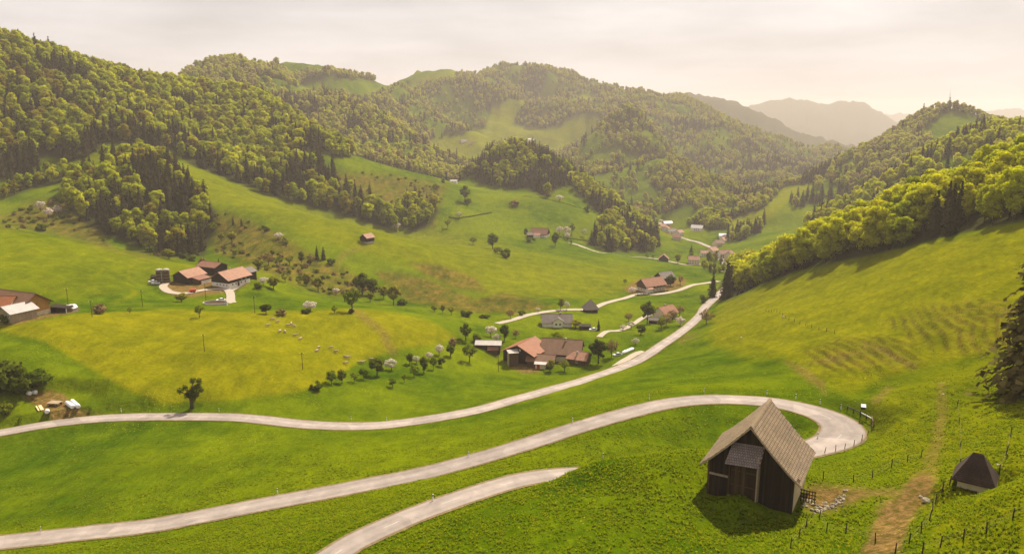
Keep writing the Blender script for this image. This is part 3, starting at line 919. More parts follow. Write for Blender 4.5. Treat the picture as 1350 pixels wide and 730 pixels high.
# dandelions: small yellow flecks in loose drifts
vor = N('ShaderNodeTexVoronoi'); vor.inputs['Scale'].default_value = 1.1
K(GEO.outputs['Position'], vor.inputs['Vector'])
fl = N('ShaderNodeMath'); fl.operation = 'LESS_THAN'; fl.inputs[1].default_value = 0.16
K(vor.outputs['Distance'], fl.inputs[0])
drift = ramp(noise(0.055, 4), .50, .66)
col = mixc(mul(mul(fl.outputs[0], drift), 0.7), col, (0.42, 0.34, 0.02))
K(col, b.inputs['Base Color'])
b.inputs['Roughness'].default_value = 0.95
b.inputs['Specular IOR Level'].default_value = 0.0
bn = N('ShaderNodeBump'); bn.inputs['Strength'].default_value = 0.75; bn.inputs['Distance'].default_value = 0.5
K(nC, bn.inputs['Height'])
bn2 = N('ShaderNodeBump'); bn2.inputs['Strength'].default_value = 0.5; bn2.inputs['Distance'].default_value = 2.0
K(nD, bn2.inputs['Height']); K(bn.outputs['Normal'], bn2.inputs['Normal'])
K(bn2.outputs['Normal'], b.inputs['Normal'])

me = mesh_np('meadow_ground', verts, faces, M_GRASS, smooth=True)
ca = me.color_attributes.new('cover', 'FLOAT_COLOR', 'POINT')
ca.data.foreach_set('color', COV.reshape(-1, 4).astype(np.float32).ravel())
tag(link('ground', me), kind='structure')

# ------------------------------------------------------------------ road surfaces
M_ROAD = mat('worn_asphalt', (0.285, 0.232, 0.195), 0.85, 0.20, 0.35, 0.01, 0.25, coord='Object')
_nt = M_ROAD.node_tree
_b = _nt.nodes['Principled BSDF']
_src = _b.inputs['Base Color'].links[0].from_socket
_at = _nt.nodes.new('ShaderNodeAttribute'); _at.attribute_name = 'across'
_rp = _nt.nodes.new('ShaderNodeValToRGB')          # dusty edges, polished wheel tracks
_e = _rp.color_ramp.elements
_e[0].position = 0.0; _e[0].color = (.72, .64, .50, 1)
_e[1].position = 1.0; _e[1].color = (.72, .64, .50, 1)
for _p, _c in ((.07, .98), (.17, .90), (.26, .86), (.36, 1.03), (.5, 1.10), (.64, 1.03), (.74, .86), (.83, .90), (.93, .98)):
    _q = _e.new(_p); _q.color = (_c, _c, _c, 1)
_nt.links.new(_at.outputs['Fac'], _rp.inputs['Fac'])
_m1 = _nt.nodes.new('ShaderNodeMixRGB'); _m1.blend_type = 'MULTIPLY'; _m1.inputs['Fac'].default_value = .9
_nt.links.new(_src, _m1.inputs['Color1']); _nt.links.new(_rp.outputs['Color'], _m1.inputs['Color2'])
_ge = _nt.nodes.new('ShaderNodeNewGeometry')
_vo = _nt.nodes.new('ShaderNodeTexVoronoi'); _vo.inputs['Scale'].default_value = .16; _vo.inputs['Randomness'].default_value = 1.0
_nt.links.new(_ge.outputs['Position'], _vo.inputs['Vector'])
_mr = _nt.nodes.new('ShaderNodeMapRange'); _mr.inputs['From Min'].default_value = 0; _mr.inputs['From Max'].default_value = 1; _mr.inputs['To Min'].default_value = .86; _mr.inputs['To Max'].default_value = 1.1
_sp = _nt.nodes.new('ShaderNodeSeparateColor'); _nt.links.new(_vo.outputs['Color'], _sp.inputs['Color']); _nt.links.new(_sp.outputs['Red'], _mr.inputs['Value'])
_hs = _nt.nodes.new('ShaderNodeHueSaturation'); _nt.links.new(_mr.outputs['Result'], _hs.inputs['Value']); _nt.links.new(_m1.outputs['Color'], _hs.inputs['Color'])
_nt.links.new(_hs.outputs['Color'], _b.inputs['Base Color'])
M_GRAVEL = mat('pale_gravel', (0.36, 0.295, 0.225), 0.95, 0.2, 1.6, 0.02, 0.1)
M_LINE = mat('road_paint', (0.38, 0.335, 0.29), 0.8, 0.25, 2.5)
M_VERGE = mat('gravel_verge', (0.17, 0.125, 0.06), 1.0, 0.35, 1.4, 0.03, 0.05)


def strip(name, q, w0, w1, m, lift=0.0, ragged=0.0, crown=0.0):
    """ribbon between offsets w0..w1 of the centre line (arrays or numbers, + = to the right of travel)"""
    t = np.gradient(q[:, :2], axis=0); t /= np.linalg.norm(t, axis=1)[:, None] + 1e-9
    nrm = np.stack([t[:, 1], -t[:, 0]], -1)
    ks = np.linspace(0, 1, 6)
    rows = []
    e0 = (fbm(np.arange(len(q)) * .35, np.full(len(q), 3.3), 3) - .5) * ragged
    e1 = (fbm(np.arange(len(q)) * .35, np.full(len(q), 8.8), 3) - .5) * ragged
    for k in ks:
        o = (w0 + e0) * (1 - k) + (w1 + e1) * k
        rows.append(np.column_stack([q[:, :2] + nrm * np.reshape(o, (-1, 1)), q[:, 2] + lift + crown * (1 - (2 * k - 1) ** 2)]))
    V = np.stack(rows, 1)
    n, k = V.shape[:2]
    i, j = np.meshgrid(np.arange(n - 1), np.arange(k - 1), indexing='ij')
    a = (i * k + j).ravel()
    f = np.stack([a, a + 1, a + k + 1, a + k], -1)
    me_ = mesh_np(name, V.reshape(-1, 3), f, m, smooth=True)
    ac = me_.attributes.new('across', 'FLOAT', 'POINT')
    ac.data.foreach_set('value', np.tile(ks, n).astype(np.float32))
    return me_


for rd in ROADS:
    q, w = rd['q'], rd['w']
    paved = rd['name'] in ('hairpin_road', 'valley_road', 'village_road')
    lift = 0.0 if paved else 0.02
    if paved and rd['name'] != 'village_road':
        tag(link('verge', strip('verge', q, -w / 2 - .42, w / 2 + .42, M_VERGE, -0.012, 0.5)), kind='structure')
    o = tag(link(rd['name'], strip(rd['name'], q, -w / 2, w / 2, M_ROAD if paved else M_GRAVEL, lift, 0.16 if paved else 0.5, 0.0)), kind='structure')
    if rd['name'] in ('hairpin_road', 'valley_road'):
        s = np.concatenate([[0], np.cumsum(np.linalg.norm(np.diff(q, axis=0), axis=1))])
        pos = 2.0
        while pos < s[-1] - 8 and pos < 520:
            m = (s >= pos) & (s <= pos + 3.6)
            if m.sum() > 2:
                k = np.flatnonzero(m)[0]
                sq = q[m]
                wob = rng.uniform(-.12, .12)
                link('dash', strip('dash', sq, wob - .075, wob + .075, M_LINE, 0.006), o)
            pos += 10.0
            if (int(pos) % 7) == 3:
                pos += 0.7
# ------------------------------------------------------------------ leaf and bark materials
def leaf_mat(name, cols, transl=0.35, vary=0.35, sat=0.0):
    m, nt, b = nodes_of(name)
    N, K = nt.nodes.new, nt.links.new
    nt.nodes.remove(b)
    oi = N('ShaderNodeObjectInfo'); ge = N('ShaderNodeNewGeometry')
    r = N('ShaderNodeValToRGB')
    els = r.color_ramp.elements
    els[0].position = 0.0; els[0].color = (*cols[0], 1)
    els[1].position = 1.0; els[1].color = (*cols[-1], 1)
    for i, c in enumerate(cols[1:-1]):
        e = els.new((i + 1) / (len(cols) - 1)); e.color = (*c, 1)
    K(oi.outputs['Random'], r.inputs['Fac'])
    mr = N('ShaderNodeMapRange'); mr.inputs['To Min'].default_value = 1 - vary; mr.inputs['To Max'].default_value = 1 + vary
    K(ge.outputs['Random Per Island'], mr.inputs['Value'])
    h = N('ShaderNodeHueSaturation')
    K(r.outputs['Color'], h.inputs['Color']); K(mr.outputs['Result'], h.inputs['Value'])
    d = N('ShaderNodeBsdfDiffuse'); t = N('ShaderNodeBsdfTranslucent'); mx = N('ShaderNodeMixShader')
    mx.inputs['Fac'].default_value = transl
    K(h.outputs['Color'], d.inputs['Color']); K(h.outputs['Color'], t.inputs['Color'])
    K(d.outputs['BSDF'], mx.inputs[1]); K(t.outputs['BSDF'], mx.inputs[2])
    K(mx.outputs['Shader'], nt.nodes['Material Output'].inputs['Surface'])
    return m


M_BEECH = leaf_mat('spring_leaves', [(0.16, 0.175, 0.003), (0.30, 0.33, 0.003), (0.44, 0.45, 0.003), (0.21, 0.235, 0.003), (0.49, 0.47, 0.004), (0.35, 0.37, 0.003), (0.22, 0.16, 0.014), (0.40, 0.42, 0.003)], 0.58)
M_BEECH2 = leaf_mat('young_beech_leaves', [(0.29, 0.32, 0.003), (0.46, 0.47, 0.003), (0.55, 0.51, 0.003), (0.38, 0.40, 0.003), (0.50, 0.49, 0.003), (0.34, 0.31, 0.006)], 0.58, .3)
M_SPRUCE = leaf_mat('spruce_needles', [(0.026, 0.026, 0.008), (0.040, 0.036, 0.010), (0.052, 0.046, 0.014), (0.060, 0.044, 0.018)], 0.12)
M_GREEN = leaf_mat('orchard_leaves', [(0.075, 0.105, 0.006), (0.120, 0.150, 0.006), (0.190, 0.200, 0.008)], 0.35)
M_DARK = leaf_mat('dark_leaves', [(0.055, 0.070, 0.006), (0.090, 0.108, 0.007)], 0.25)
M_BLOSSOM = leaf_mat('fruit_blossom', [(0.55, 0.47, 0.36), (0.62, 0.50, 0.42), (0.46, 0.42, 0.26)], 0.3)
M_BROWN = leaf_mat('budding_twigs', [(0.20, 0.130, 0.045), (0.26, 0.18, 0.07)], 0.25)
M_YLEAF = leaf_mat('yellow_leaves', [(0.19, 0.19, 0.012), (0.25, 0.225, 0.015)], 0.42)
M_BARK = mat('bark', (0.085, 0.060, 0.040), 0.95, 0.35, 2.5, 0.03, 0.1)

ICO_V, ICO_F = None, None
_b = bmesh.new(); bmesh.ops.create_icosphere(_b, subdivisions=1, radius=1.0)
ICO_V = np.array([v.co[:] for v in _b.verts]); ICO_F = [[v.index for v in f.verts] for f in _b.faces]; _b.free()


def unit(a):
    return a / (np.linalg.norm(a, axis=-1, keepdims=True) + 1e-9)


def leaf_quads(c, nrm, size, rg, aspect=0.75):
    """one small leafy facet per point"""
    n = len(c)
    up = unit(rg.normal(size=(n, 3)))
    a = unit(np.cross(nrm, up)); b_ = np.cross(nrm, a)
    s = np.asarray(size).reshape(-1, 1) * rg.uniform(.7, 1.3, (n, 1))
    k = rg.uniform(-.25, .25, (n, 1))
    V = np.stack([c - a * s * .5, c - b_ * s * aspect * .5 + a * s * k * .5, c + a * s * .5, c + b_ * s * aspect * .5 + nrm * s * .12], 1)
    return V.reshape(-1, 3)


def crown_mesh(name, seed, nl, size, lobes, m, rx=0.30, z0=0.16, z1=1.0, shape=1.0, lobe_r=(.085, .15), bite=0.0, core=True):
    """crown of separate leaf clumps round the limbs; height 1"""
    rg = np.random.default_rng(seed)
    cz, hz_ = (z0 + z1) / 2, (z1 - z0) / 2
    cs, rs = [], []
    for i in range(lobes):
        for _ in range(30):
            d = unit(rg.normal(size=3))
            k = rg.uniform(.35, 1.0) ** .5
            r_ = rg.uniform(*lobe_r)
            wz = d[2] * k
            wid = (1 - max(0, wz) ** 2 * .35) * (1 - max(0, -wz) * .45 * shape)
            p = np.array([d[0] * k * (rx - r_ * .6) * wid, d[1] * k * (rx - r_ * .6) * wid, cz + wz * (hz_ - r_ * .8)])
            if all(np.linalg.norm(p - q) > .62 * max(r_, s) for q, s in zip(cs, rs)):
                break
        cs.append(p); rs.append(r_)
    cs, rs = np.array(cs), np.array(rs)
    w = rs ** 2 / (rs ** 2).sum()
    li = rg.choice(lobes, nl, p=w)
    d = unit(rg.normal(size=(nl, 3)) + np.array([0, 0, .25]))
    pos = cs[li] + d * (rs[li] * rg.uniform(.72, 1.08, nl))[:, None] * np.array([1, 1, .85])
    ins = np.zeros(nl, bool)
    for c, r_ in zip(cs, rs):
        ins |= (np.linalg.norm((pos - c) / np.array([1, 1, .85]), axis=1) < r_ * .7)
    ok = ~ins
    if bite:
        ok &= rg.random(nl) > bite
    pos, d, li = pos[ok], d[ok], li[ok]
    tree_d = unit((pos - np.array([0, 0, cz - hz_ * .25])) / np.array([rx, rx, hz_]))
    nf = unit(d + rg.normal(size=d.shape) * .45)
    V = leaf_quads(pos, nf, size, rg)
    F = np.arange(len(V)).reshape(-1, 4)
    cn = unit(.60 * d + .38 * tree_d + np.array([0, 0, .28]) + rg.normal(size=d.shape) * .16)
    NV = np.repeat(cn, 4, 0)
    me = bpy.data.meshes.new(name)
    vs, fs = V, [list(f) for f in F]
    nv = [tuple(x) for x in NV]
    vs = [tuple(x) for x in vs]
    if core:
        for c, r_ in zip(cs, rs):
            b0 = len(vs)
            vs += [tuple(x) for x in (ICO_V * r_ * .74 * np.array([1, 1, .85]) + c)]
            fs += [[i + b0 for i in f] for f in ICO_F]
            nv += [tuple(x) for x in ICO_V]
    me.from_pydata(vs, [], fs)
    me.polygons.foreach_set('use_smooth', [True] * len(fs))
    me.materials.append(m)
    me.update()
    me.normals_split_custom_set_from_vertices(nv)
    return me, cs


def trunk_mesh(name, seed, cs, r=0.022, top=0.62, limbs=5, k=6):
    rg = np.random.default_rng(seed)
    mb = MB()
    mb.tube([(0, 0, -0.10), (rg.uniform(-.01, .01), rg.uniform(-.01, .01), top * .45), (rg.uniform(-.02, .02), rg.uniform(-.02, .02), top)], [r * 1.15, r * .8, r * .35], k)
    for c in sorted(cs, key=lambda q: q[2])[:limbs]:
        z = max(.08, min(top * .8, c[2] * .55))
        mb.tube([(0, 0, z), (c[0] * .5, c[1] * .5, z + (c[2] - z) * .45), tuple(c)], [r * .5, r * .32, r * .12], 4, cap=False)
    return mb.mesh(name, M_BARK, True)


def conifer_mesh(name, seed, levels, per, segs, m, rad=0.17, z0=0.06, droop=0.25, size=.05, ragged=.25, heart=.5):
    rg = np.random.default_rng(seed)
    P, NN, SZ = [], [], []
    for i in range(levels):
        t = i / (levels - 1)
        z = z0 + (1 - z0) * t ** .92
        R_ = rad * (1 - t) ** .85 * rg.uniform(1 - ragged, 1.08) + .008
        for k in range(per if t < .8 else max(4, per // 2)):
            a = 2 * math.pi * (k + rg.uniform(-.35, .35)) / per + i * 1.7
            L_ = R_ * rg.uniform(.72, 1.1)
            for s in range(segs):
                f = (s + .75) / segs
                if rg.random() < .06:
                    continue
                dz = -droop * L_ * f * f + .05 * L_ * f
                P.append((math.cos(a) * L_ * f, math.sin(a) * L_ * f, z + dz + rg.uniform(-.006, .006)))
                NN.append(unit(np.array([math.cos(a) * .75, math.sin(a) * .75, .75]) + rg.normal(size=3) * .35))
                SZ.append(size * (1.1 - .45 * t) * (1.15 - .3 * f))
    P, NN = np.array(P), np.array(NN)
    V = leaf_quads(P, NN, np.array(SZ), rg, 1.1)
    V[3::4, 2] -= np.array(SZ) * .35
    fs = [list(f) for f in np.arange(len(V)).reshape(-1, 4)]
    vs = [tuple(v) for v in V]
    nv = [tuple(v) for v in np.repeat(unit(NN + np.column_stack([P[:, 0], P[:, 1], np.zeros(len(P))]) / rad * .5), 4, 0)]
    b0 = len(vs)
    kk = 8
    for j in range(kk):
        q = 2 * math.pi * j / kk
        vs.append((math.cos(q) * rad * heart, math.sin(q) * rad * heart, z0 + .02)); nv.append((math.cos(q), math.sin(q), .3))
    vs.append((0, 0, .93)); nv.append((0, 0, 1))
    fs += [[b0 + j, b0 + (j + 1) % kk, b0 + kk] for j in range(kk)]
    me = bpy.data.meshes.new(name)
    me.from_pydata(vs, [], fs)
    me.polygons.foreach_set('use_smooth', [True] * len(fs))
    me.materials.append(m)
    me.update()
    me.normals_split_custom_set_from_vertices(nv)
    return me


def joined(name, meshes):
    bm = bmesh.new()
    mats = []
    for k, me in enumerate(meshes):
        n0 = len(bm.faces)
        bm.from_mesh(me)
        bm.faces.ensure_lookup_table()
        for f in bm.faces[n0:]:
            f.material_index = k
        mats.append(me.materials[0])
    o = bpy.data.meshes.new(name)
    bm.to_mesh(o); bm.free()
    for m_ in mats:
        o.materials.append(m_)
    return o


# kinds at three levels of fineness (trees a few pixels high need few leaves)
BEECH = {0: [], 1: [], 2: []}
SPRUCE = {0: [], 1: [], 2: []}
for i in range(6):
    rx = [.27, .24, .29, .23, .28, .25][i]
    c, cs = crown_mesh('broadleaf_crown', 100 + i, 2600, .043, 26, M_BEECH, rx=rx, z0=.10)
    BEECH[0].append((c, trunk_mesh('broadleaf_trunk', i, cs, .018, .6)))
    c, cs = crown_mesh('broadleaf_crown', 200 + i, 850, .072, 20, M_BEECH, rx=rx + .02, z0=.06, lobe_r=(.085, .15))
    BEECH[1].append((c, trunk_mesh('broadleaf_trunk', i, cs, .018, .6, 3, 5)))
    c, cs = crown_mesh('broadleaf_crown', 300 + i, 300, .12, 13, M_BEECH, rx=rx + .04, z0=.04, lobe_r=(.10, .17))
    BEECH[2].append((c, trunk_mesh('broadleaf_trunk', i, cs, .018, .5, 0, 4)))
M_BEECH3 = leaf_mat('hazed_brown_leaves', [(0.36, 0.33, 0.04), (0.46, 0.43, 0.04), (0.28, 0.20, 0.07), (0.50, 0.48, 0.03), (0.38, 0.31, 0.08), (0.47, 0.46, 0.03)], 0.5, .3)  # brownish spring foliage, paled so its colour also carries distance haze
MTN = {l_: [] for l_ in BEECH}
RIB = {l_: [] for l_ in BEECH}
for l_ in BEECH:
    for cr_, tk_ in BEECH[l_]:
        c2_ = cr_.copy(); c2_.materials[0] = M_BEECH3
        MTN[l_].append((c2_, tk_))
for l_ in BEECH:
    for cr_, tk_ in BEECH[l_]:
        c2_ = cr_.copy(); c2_.materials[0] = M_BEECH2
        RIB[l_].append((c2_, tk_))
for i in range(4):
    tk = MB().tube([(0, 0, -.08), (0, 0, .9)], [.016, .003], 6).mesh('spruce_trunk', M_BARK, True)
    SPRUCE[0].append((conifer_mesh('spruce_crown', 400 + i, 26, 11, 5, M_SPRUCE, [.19, .17, .21, .18][i], .06, .3, .055), tk))
    SPRUCE[1].append((conifer_mesh('spruce_crown', 500 + i, 15, 9, 3, M_SPRUCE, [.21, .18, .23, .19][i], .05, .3, .085), tk))
    SPRUCE[2].append((conifer_mesh('spruce_crown', 600 + i, 9, 7, 2, M_SPRUCE, [.23, .20, .25, .21][i], .04, .3, .13), tk))


def lod(px):
    return 0 if px > 40 else (1 if px > 16 else 2)


def plant(name, loc, h, crown, trunk, rz=0.0, wide=1.0, label=None, cat='tree', group=None, parent_scale=True):
    e = empty(name, loc, rz, label, cat, group)
    e.scale = (h * wide, h * wide, h)
    if trunk is not None:
        link('trunk', trunk, e)
    link('crown', crown, e)
    return e


WOOD_WORDS = {
    'rib': 'in the wood above the steep olive meadow', 'clump': 'in the isolated wood above the white drive farm',
    'lefthill': 'on the long wooded hill above the sunny spur', 'gullywood': 'in the small wood below the green ridge',
    'knoll': 'on the round wooded knoll in mid valley', 'secondhill': 'on the second wooded hill beyond the green ridge', 'mountain': 'on the hazy mountain',
    'righthill': 'on the hill with the sloping clearing', 'rightridge': 'on the bright ridge behind the meadow wood', 'spinney': 'in the spinney above the village',
    'villagewood': 'in the grove behind the village', 'stream': 'along the stream below the village', 'upper': 'at the lower edge of the wooded hill',
}
fb = sorted([t for t in TREES if not t[4]], key=lambda t: -t[3] / t[6])
fc = sorted([t for t in TREES if t[4]], key=lambda t: -t[3] / t[6])
for lst, name, meshes, nm, word in ((fb[:285], 'broadleaf_tree', BEECH, 'broadleaf tree', 'fresh green '), (fc[:285], 'spruce_tree', SPRUCE, 'spruce', 'dark ')):
    for (x, y, z, h, c, wi, D) in lst:
        l_ = lod(h * 800 / D / S * 1.0)
        mm = (RIB if (WOODS[wi][0] in ('rib', 'rightridge') and not c) else meshes)[l_]
        cr, tk = mm[rng.integers(len(mm))]
        w_ = WOODS[wi][0]
        tall = ''
        if w_ == 'rib':
            uu, vv, _ = PX(np.array([x, y, z]))
            base = np.interp(float(uu), [965, 1000, 1040, 1100, 1190, 1270, 1350], [392, 376, 361, 346, 327, 307, 291])
            tall = 'front row ' if vv > base - 9 else ('back row ' if vv < base - 26 else 'inner ')
        plant(name, (x, y, z - .2), h, cr, tk, rng.uniform(0, 6.28), rng.uniform(.9, 1.2) if not c else rng.uniform(.9, 1.15),
              tall + word + nm + ' ' + WOOD_WORDS[w_], 'tree', tall + ('broadleaf trees ' if not c else 'spruces ') + WOOD_WORDS[w_])


def forest_stuff(name, lst, meshes, label):
    """the remaining trees as one mass: instances of whole trees scattered on their spots"""
    col = bpy.data.collections.new(name + ' kinds')
    nv = len(meshes[0])
    for l_ in (0, 1, 2):
        for i, (cr, tk) in enumerate(meshes[l_]):
            o = bpy.data.objects.new('%s %d%02d' % (name, l_, i), joined(name + ' tree', [cr, tk]))
            # keep the clump normals of the crown
            col.objects.link(o)
    me = bpy.data.meshes.new(name)
    me.from_pydata([(t[0], t[1], t[2] - .2) for t in lst], [], [])
    A1 = me.attributes.new('pick', 'INT', 'POINT'); A2 = me.attributes.new('size', 'FLOAT_VECTOR', 'POINT'); A3 = me.attributes.new('turn', 'FLOAT_VECTOR', 'POINT')
    pk, szs, tr = [], [], []
    for t in lst:
        l_ = lod(t[3] * 800 / t[6] / S)
        pk.append(l_ * nv + (int(rng.integers(nv)) if nv != 18 else int(rng.integers(6)) + (6 if WOODS[t[5]][0] in ('rib', 'rightridge') else (12 if WOODS[t[5]][0] in ('mountain', 'secondhill', 'righthill') and rng.random() < .65 else 0))))
        w = rng.uniform(.95, 1.25)
        szs += [t[3] * w, t[3] * w, t[3]]
        tr += [0, 0, rng.uniform(0, 6.28)]
    A1.data.foreach_set('value', pk); A2.data.foreach_set('vector', szs); A3.data.foreach_set('vector', tr)
    o = link(name, me)
    ng = bpy.data.node_groups.new(name, 'GeometryNodeTree')
    ng.interface.new_socket('Geometry', in_out='INPUT', socket_type='NodeSocketGeometry')
    ng.interface.new_socket('Geometry', in_out='OUTPUT', socket_type='NodeSocketGeometry')
    N, K = ng.nodes.new, ng.links.new
    gi, go = N('NodeGroupInput'), N('NodeGroupOutput')
    ci = N('GeometryNodeCollectionInfo'); ci.inputs['Collection'].default_value = col
    ci.inputs['Separate Children'].default_value = True; ci.inputs['Reset Children'].default_value = True
    mp_ = N('GeometryNodeMeshToPoints'); ip = N('GeometryNodeInstanceOnPoints')
    ip.inputs['Pick Instance'].default_value = True

    def attr(nm, tp):
        a = N('GeometryNodeInputNamedAttribute'); a.data_type = tp; a.inputs['Name'].default_value = nm
        return a.outputs['Attribute']
    K(gi.outputs[0], mp_.inputs['Mesh']); K(mp_.outputs['Points'], ip.inputs['Points'])
    K(ci.outputs['Instances'], ip.inputs['Instance'])
    K(attr('pick', 'INT'), ip.inputs['Instance Index']); K(attr('size', 'FLOAT_VECTOR'), ip.inputs['Scale'])
    K(attr('turn', 'FLOAT_VECTOR'), ip.inputs['Rotation'])
    K(ip.outputs['Instances'], go.inputs[0])
    md = o.modifiers.new('scatter', 'NODES'); md.node_group = ng
    return tag(o, kind='stuff')


BOTH = {l_: BEECH[l_] + RIB[l_] + MTN[l_] for l_ in BEECH}
forest_stuff('broadleaf_forest', fb[285:], BOTH, '')
forest_stuff('spruce_forest', fc[285:], SPRUCE, '')
# ------------------------------------------------------------------ building materials
def tile_mat(name, col, rough=0.7, spec=0.35, rows=2.2, var=0.28):
    """roof covering: courses across the slope, weather streaks, single tiles lighter or darker"""
    m, nt, b = nodes_of(name)
    N, K = nt.nodes.new, nt.links.new
    tc = N('ShaderNodeTexCoord')
    n1 = N('ShaderNodeTexNoise'); n1.inputs['Scale'].default_value = 0.55; n1.inputs['Detail'].default_value = 8; n1.inputs['Roughness'].default_value = 0.7
    K(tc.outputs['Object'], n1.inputs['Vector'])
    ge = N('ShaderNodeNewGeometry')
    w = N('ShaderNodeTexWave'); w.bands_direction = 'Z'; w.inputs['Scale'].default_value = rows; w.inputs['Distortion'].default_value = 0.6
    K(tc.outputs['Object'], w.inputs['Vector'])
    r = N('ShaderNodeValToRGB')
    r.color_ramp.elements[0].position = 0.28; r.color_ramp.elements[0].color = (*[c * (1 - var) for c in col], 1)
    r.color_ramp.elements[1].position = 0.72; r.color_ramp.elements[1].color = (*[min(1, c * (1 + var)) for c in col], 1)
    K(n1.outputs['Fac'], r.inputs['Fac'])
    mr = N('ShaderNodeMapRange'); mr.inputs['To Min'].default_value = .82; mr.inputs['To Max'].default_value = 1.16
    K(ge.outputs['Random Per Island'], mr.inputs['Value'])
    h = N('ShaderNodeHueSaturation'); K(r.outputs['Color'], h.inputs['Color']); K(mr.outputs['Result'], h.inputs['Value'])
    mx = N('ShaderNodeMixRGB'); mx.blend_type = 'MULTIPLY'; mx.inputs['Fac'].default_value = 0.22
    K(h.outputs['Color'], mx.inputs['Color1']); K(w.outputs['Color'], mx.inputs['Color2'])
    K(mx.outputs['Color'], b.inputs['Base Color'])
    b.inputs['Roughness'].default_value = rough; b.inputs['Specular IOR Level'].default_value = spec
    bn = N('ShaderNodeBump'); bn.inputs['Distance'].default_value = 0.04; bn.inputs['Strength'].default_value = 0.6
    K(w.outputs['Fac'], bn.inputs['Height']); K(bn.outputs['Normal'], b.inputs['Normal'])
    return m


def board_mat(name, col, var=0.4):
    m = mat(name, col, 0.9, var, 1.4, 0.02, 0.15, stretch=(3.5, 3.5, .35))
    nt = m.node_tree; b = nt.nodes['Principled BSDF']; sc_ = b.inputs['Base Color'].links[0].from_socket
    ge = nt.nodes.new('ShaderNodeNewGeometry'); mr = nt.nodes.new('ShaderNodeMapRange'); mr.inputs['To Min'].default_value = .6; mr.inputs['To Max'].default_value = 1.55
    h = nt.nodes.new('ShaderNodeHueSaturation')
    nt.links.new(ge.outputs['Random Per Island'], mr.inputs['Value']); nt.links.new(mr.outputs['Result'], h.inputs['Value']); nt.links.new(sc_, h.inputs['Color']); nt.links.new(h.outputs['Color'], b.inputs['Base Color'])
    return m


T_ORANGE = tile_mat('terracotta_tiles', (0.25, 0.080, 0.022))
T_PINK = tile_mat('faded_pink_tiles', (0.30, 0.135, 0.068))
T_BROWN = tile_mat('brown_tiles', (0.17, 0.080, 0.034))
T_RED = tile_mat('rust_red_tiles', (0.21, 0.085, 0.045))
T_GREY = tile_mat('grey_brown_tiles', (0.125, 0.09, 0.068))
T_PALE = tile_mat('pale_sheet_roof', (0.42, 0.36, 0.32), 0.5, 0.5, 1.2, 0.15)
T_ETERNIT = tile_mat('lichened_slates', (0.26, 0.178, 0.098), 0.5, 0.5, 0.01, 0.34)
T_ETERNIT2 = tile_mat('violet_grey_slates', (0.20, 0.155, 0.14), 0.6, 0.45, 0.01, 0.3)
T_SHINGLE = tile_mat('weathered_wood_shingles', (0.062, 0.040, 0.030), 0.9, 0.15, 3.0, 0.45)
W_DARK = board_mat('sunburnt_boards', (0.026, 0.017, 0.009))
W_BROWN = board_mat('brown_boards', (0.075, 0.043, 0.020))
W_BARN = board_mat('weathered_barn_boards', (0.048, 0.029, 0.013))
W_OCHRE = board_mat('ochre_boards', (0.36, 0.19, 0.045), 0.2)
W_GREY = board_mat('silvered_boards', (0.27, 0.20, 0.13))
W_PALE = board_mat('fresh_sawn_boards', (0.62, 0.44, 0.22), 0.2)
P_WHITE = mat('white_render', (0.70, 0.64, 0.55), 0.9, 0.12, 0.8, 0.01)
P_CREAM = mat('cream_render', (0.60, 0.49, 0.33), 0.9, 0.15, 0.8, 0.01)
P_GREY = mat('concrete', (0.36, 0.32, 0.27), 0.9, 0.25, 1.0, 0.02)
GLASS = mat('window_glass', (0.035, 0.04, 0.045), 0.15, 0.2, 0.5, 0.0, 0.6)
RED_P = mat('red_paint', (0.45, 0.04, 0.025), 0.5, 0.2, 1.0)
WHITE_P = mat('white_paint', (0.78, 0.75, 0.70), 0.5, 0.1, 1.0)
BLACK_P = mat('black_plastic', (0.02, 0.02, 0.02), 0.6, 0.2, 1.0)
STEEL = mat('dull_steel', (0.30, 0.29, 0.28), 0.45, 0.2, 2.0, metallic=0.6)
STONE = mat('limestone', (0.30, 0.25, 0.17), 0.9, 0.3, 2.5, 0.03, rnd=0.25)


def roof_sides(L_, W_, he, hr, ov, ovg, t, oy=0.0, bell=0.0):
    """two slopes of a gabled roof with the ridge along x; eaves overhang ov, gable ends ovg"""
    mb = MB()
    hw = W_ / 2
    k = (hr - he) / hw
    x0, x1 = -L_ / 2 - ovg, L_ / 2 + ovg
    for s in (-1, 1):
        ye, ze = s * (hw + ov), he - k * ov + bell
        q = [(x0, ye, ze + t), (x1, ye, ze + t), (x1, oy, hr + t), (x0, oy, hr + t)]
        mb.slab(q if s < 0 else [q[1], q[0], q[3], q[2]], t)
    return mb


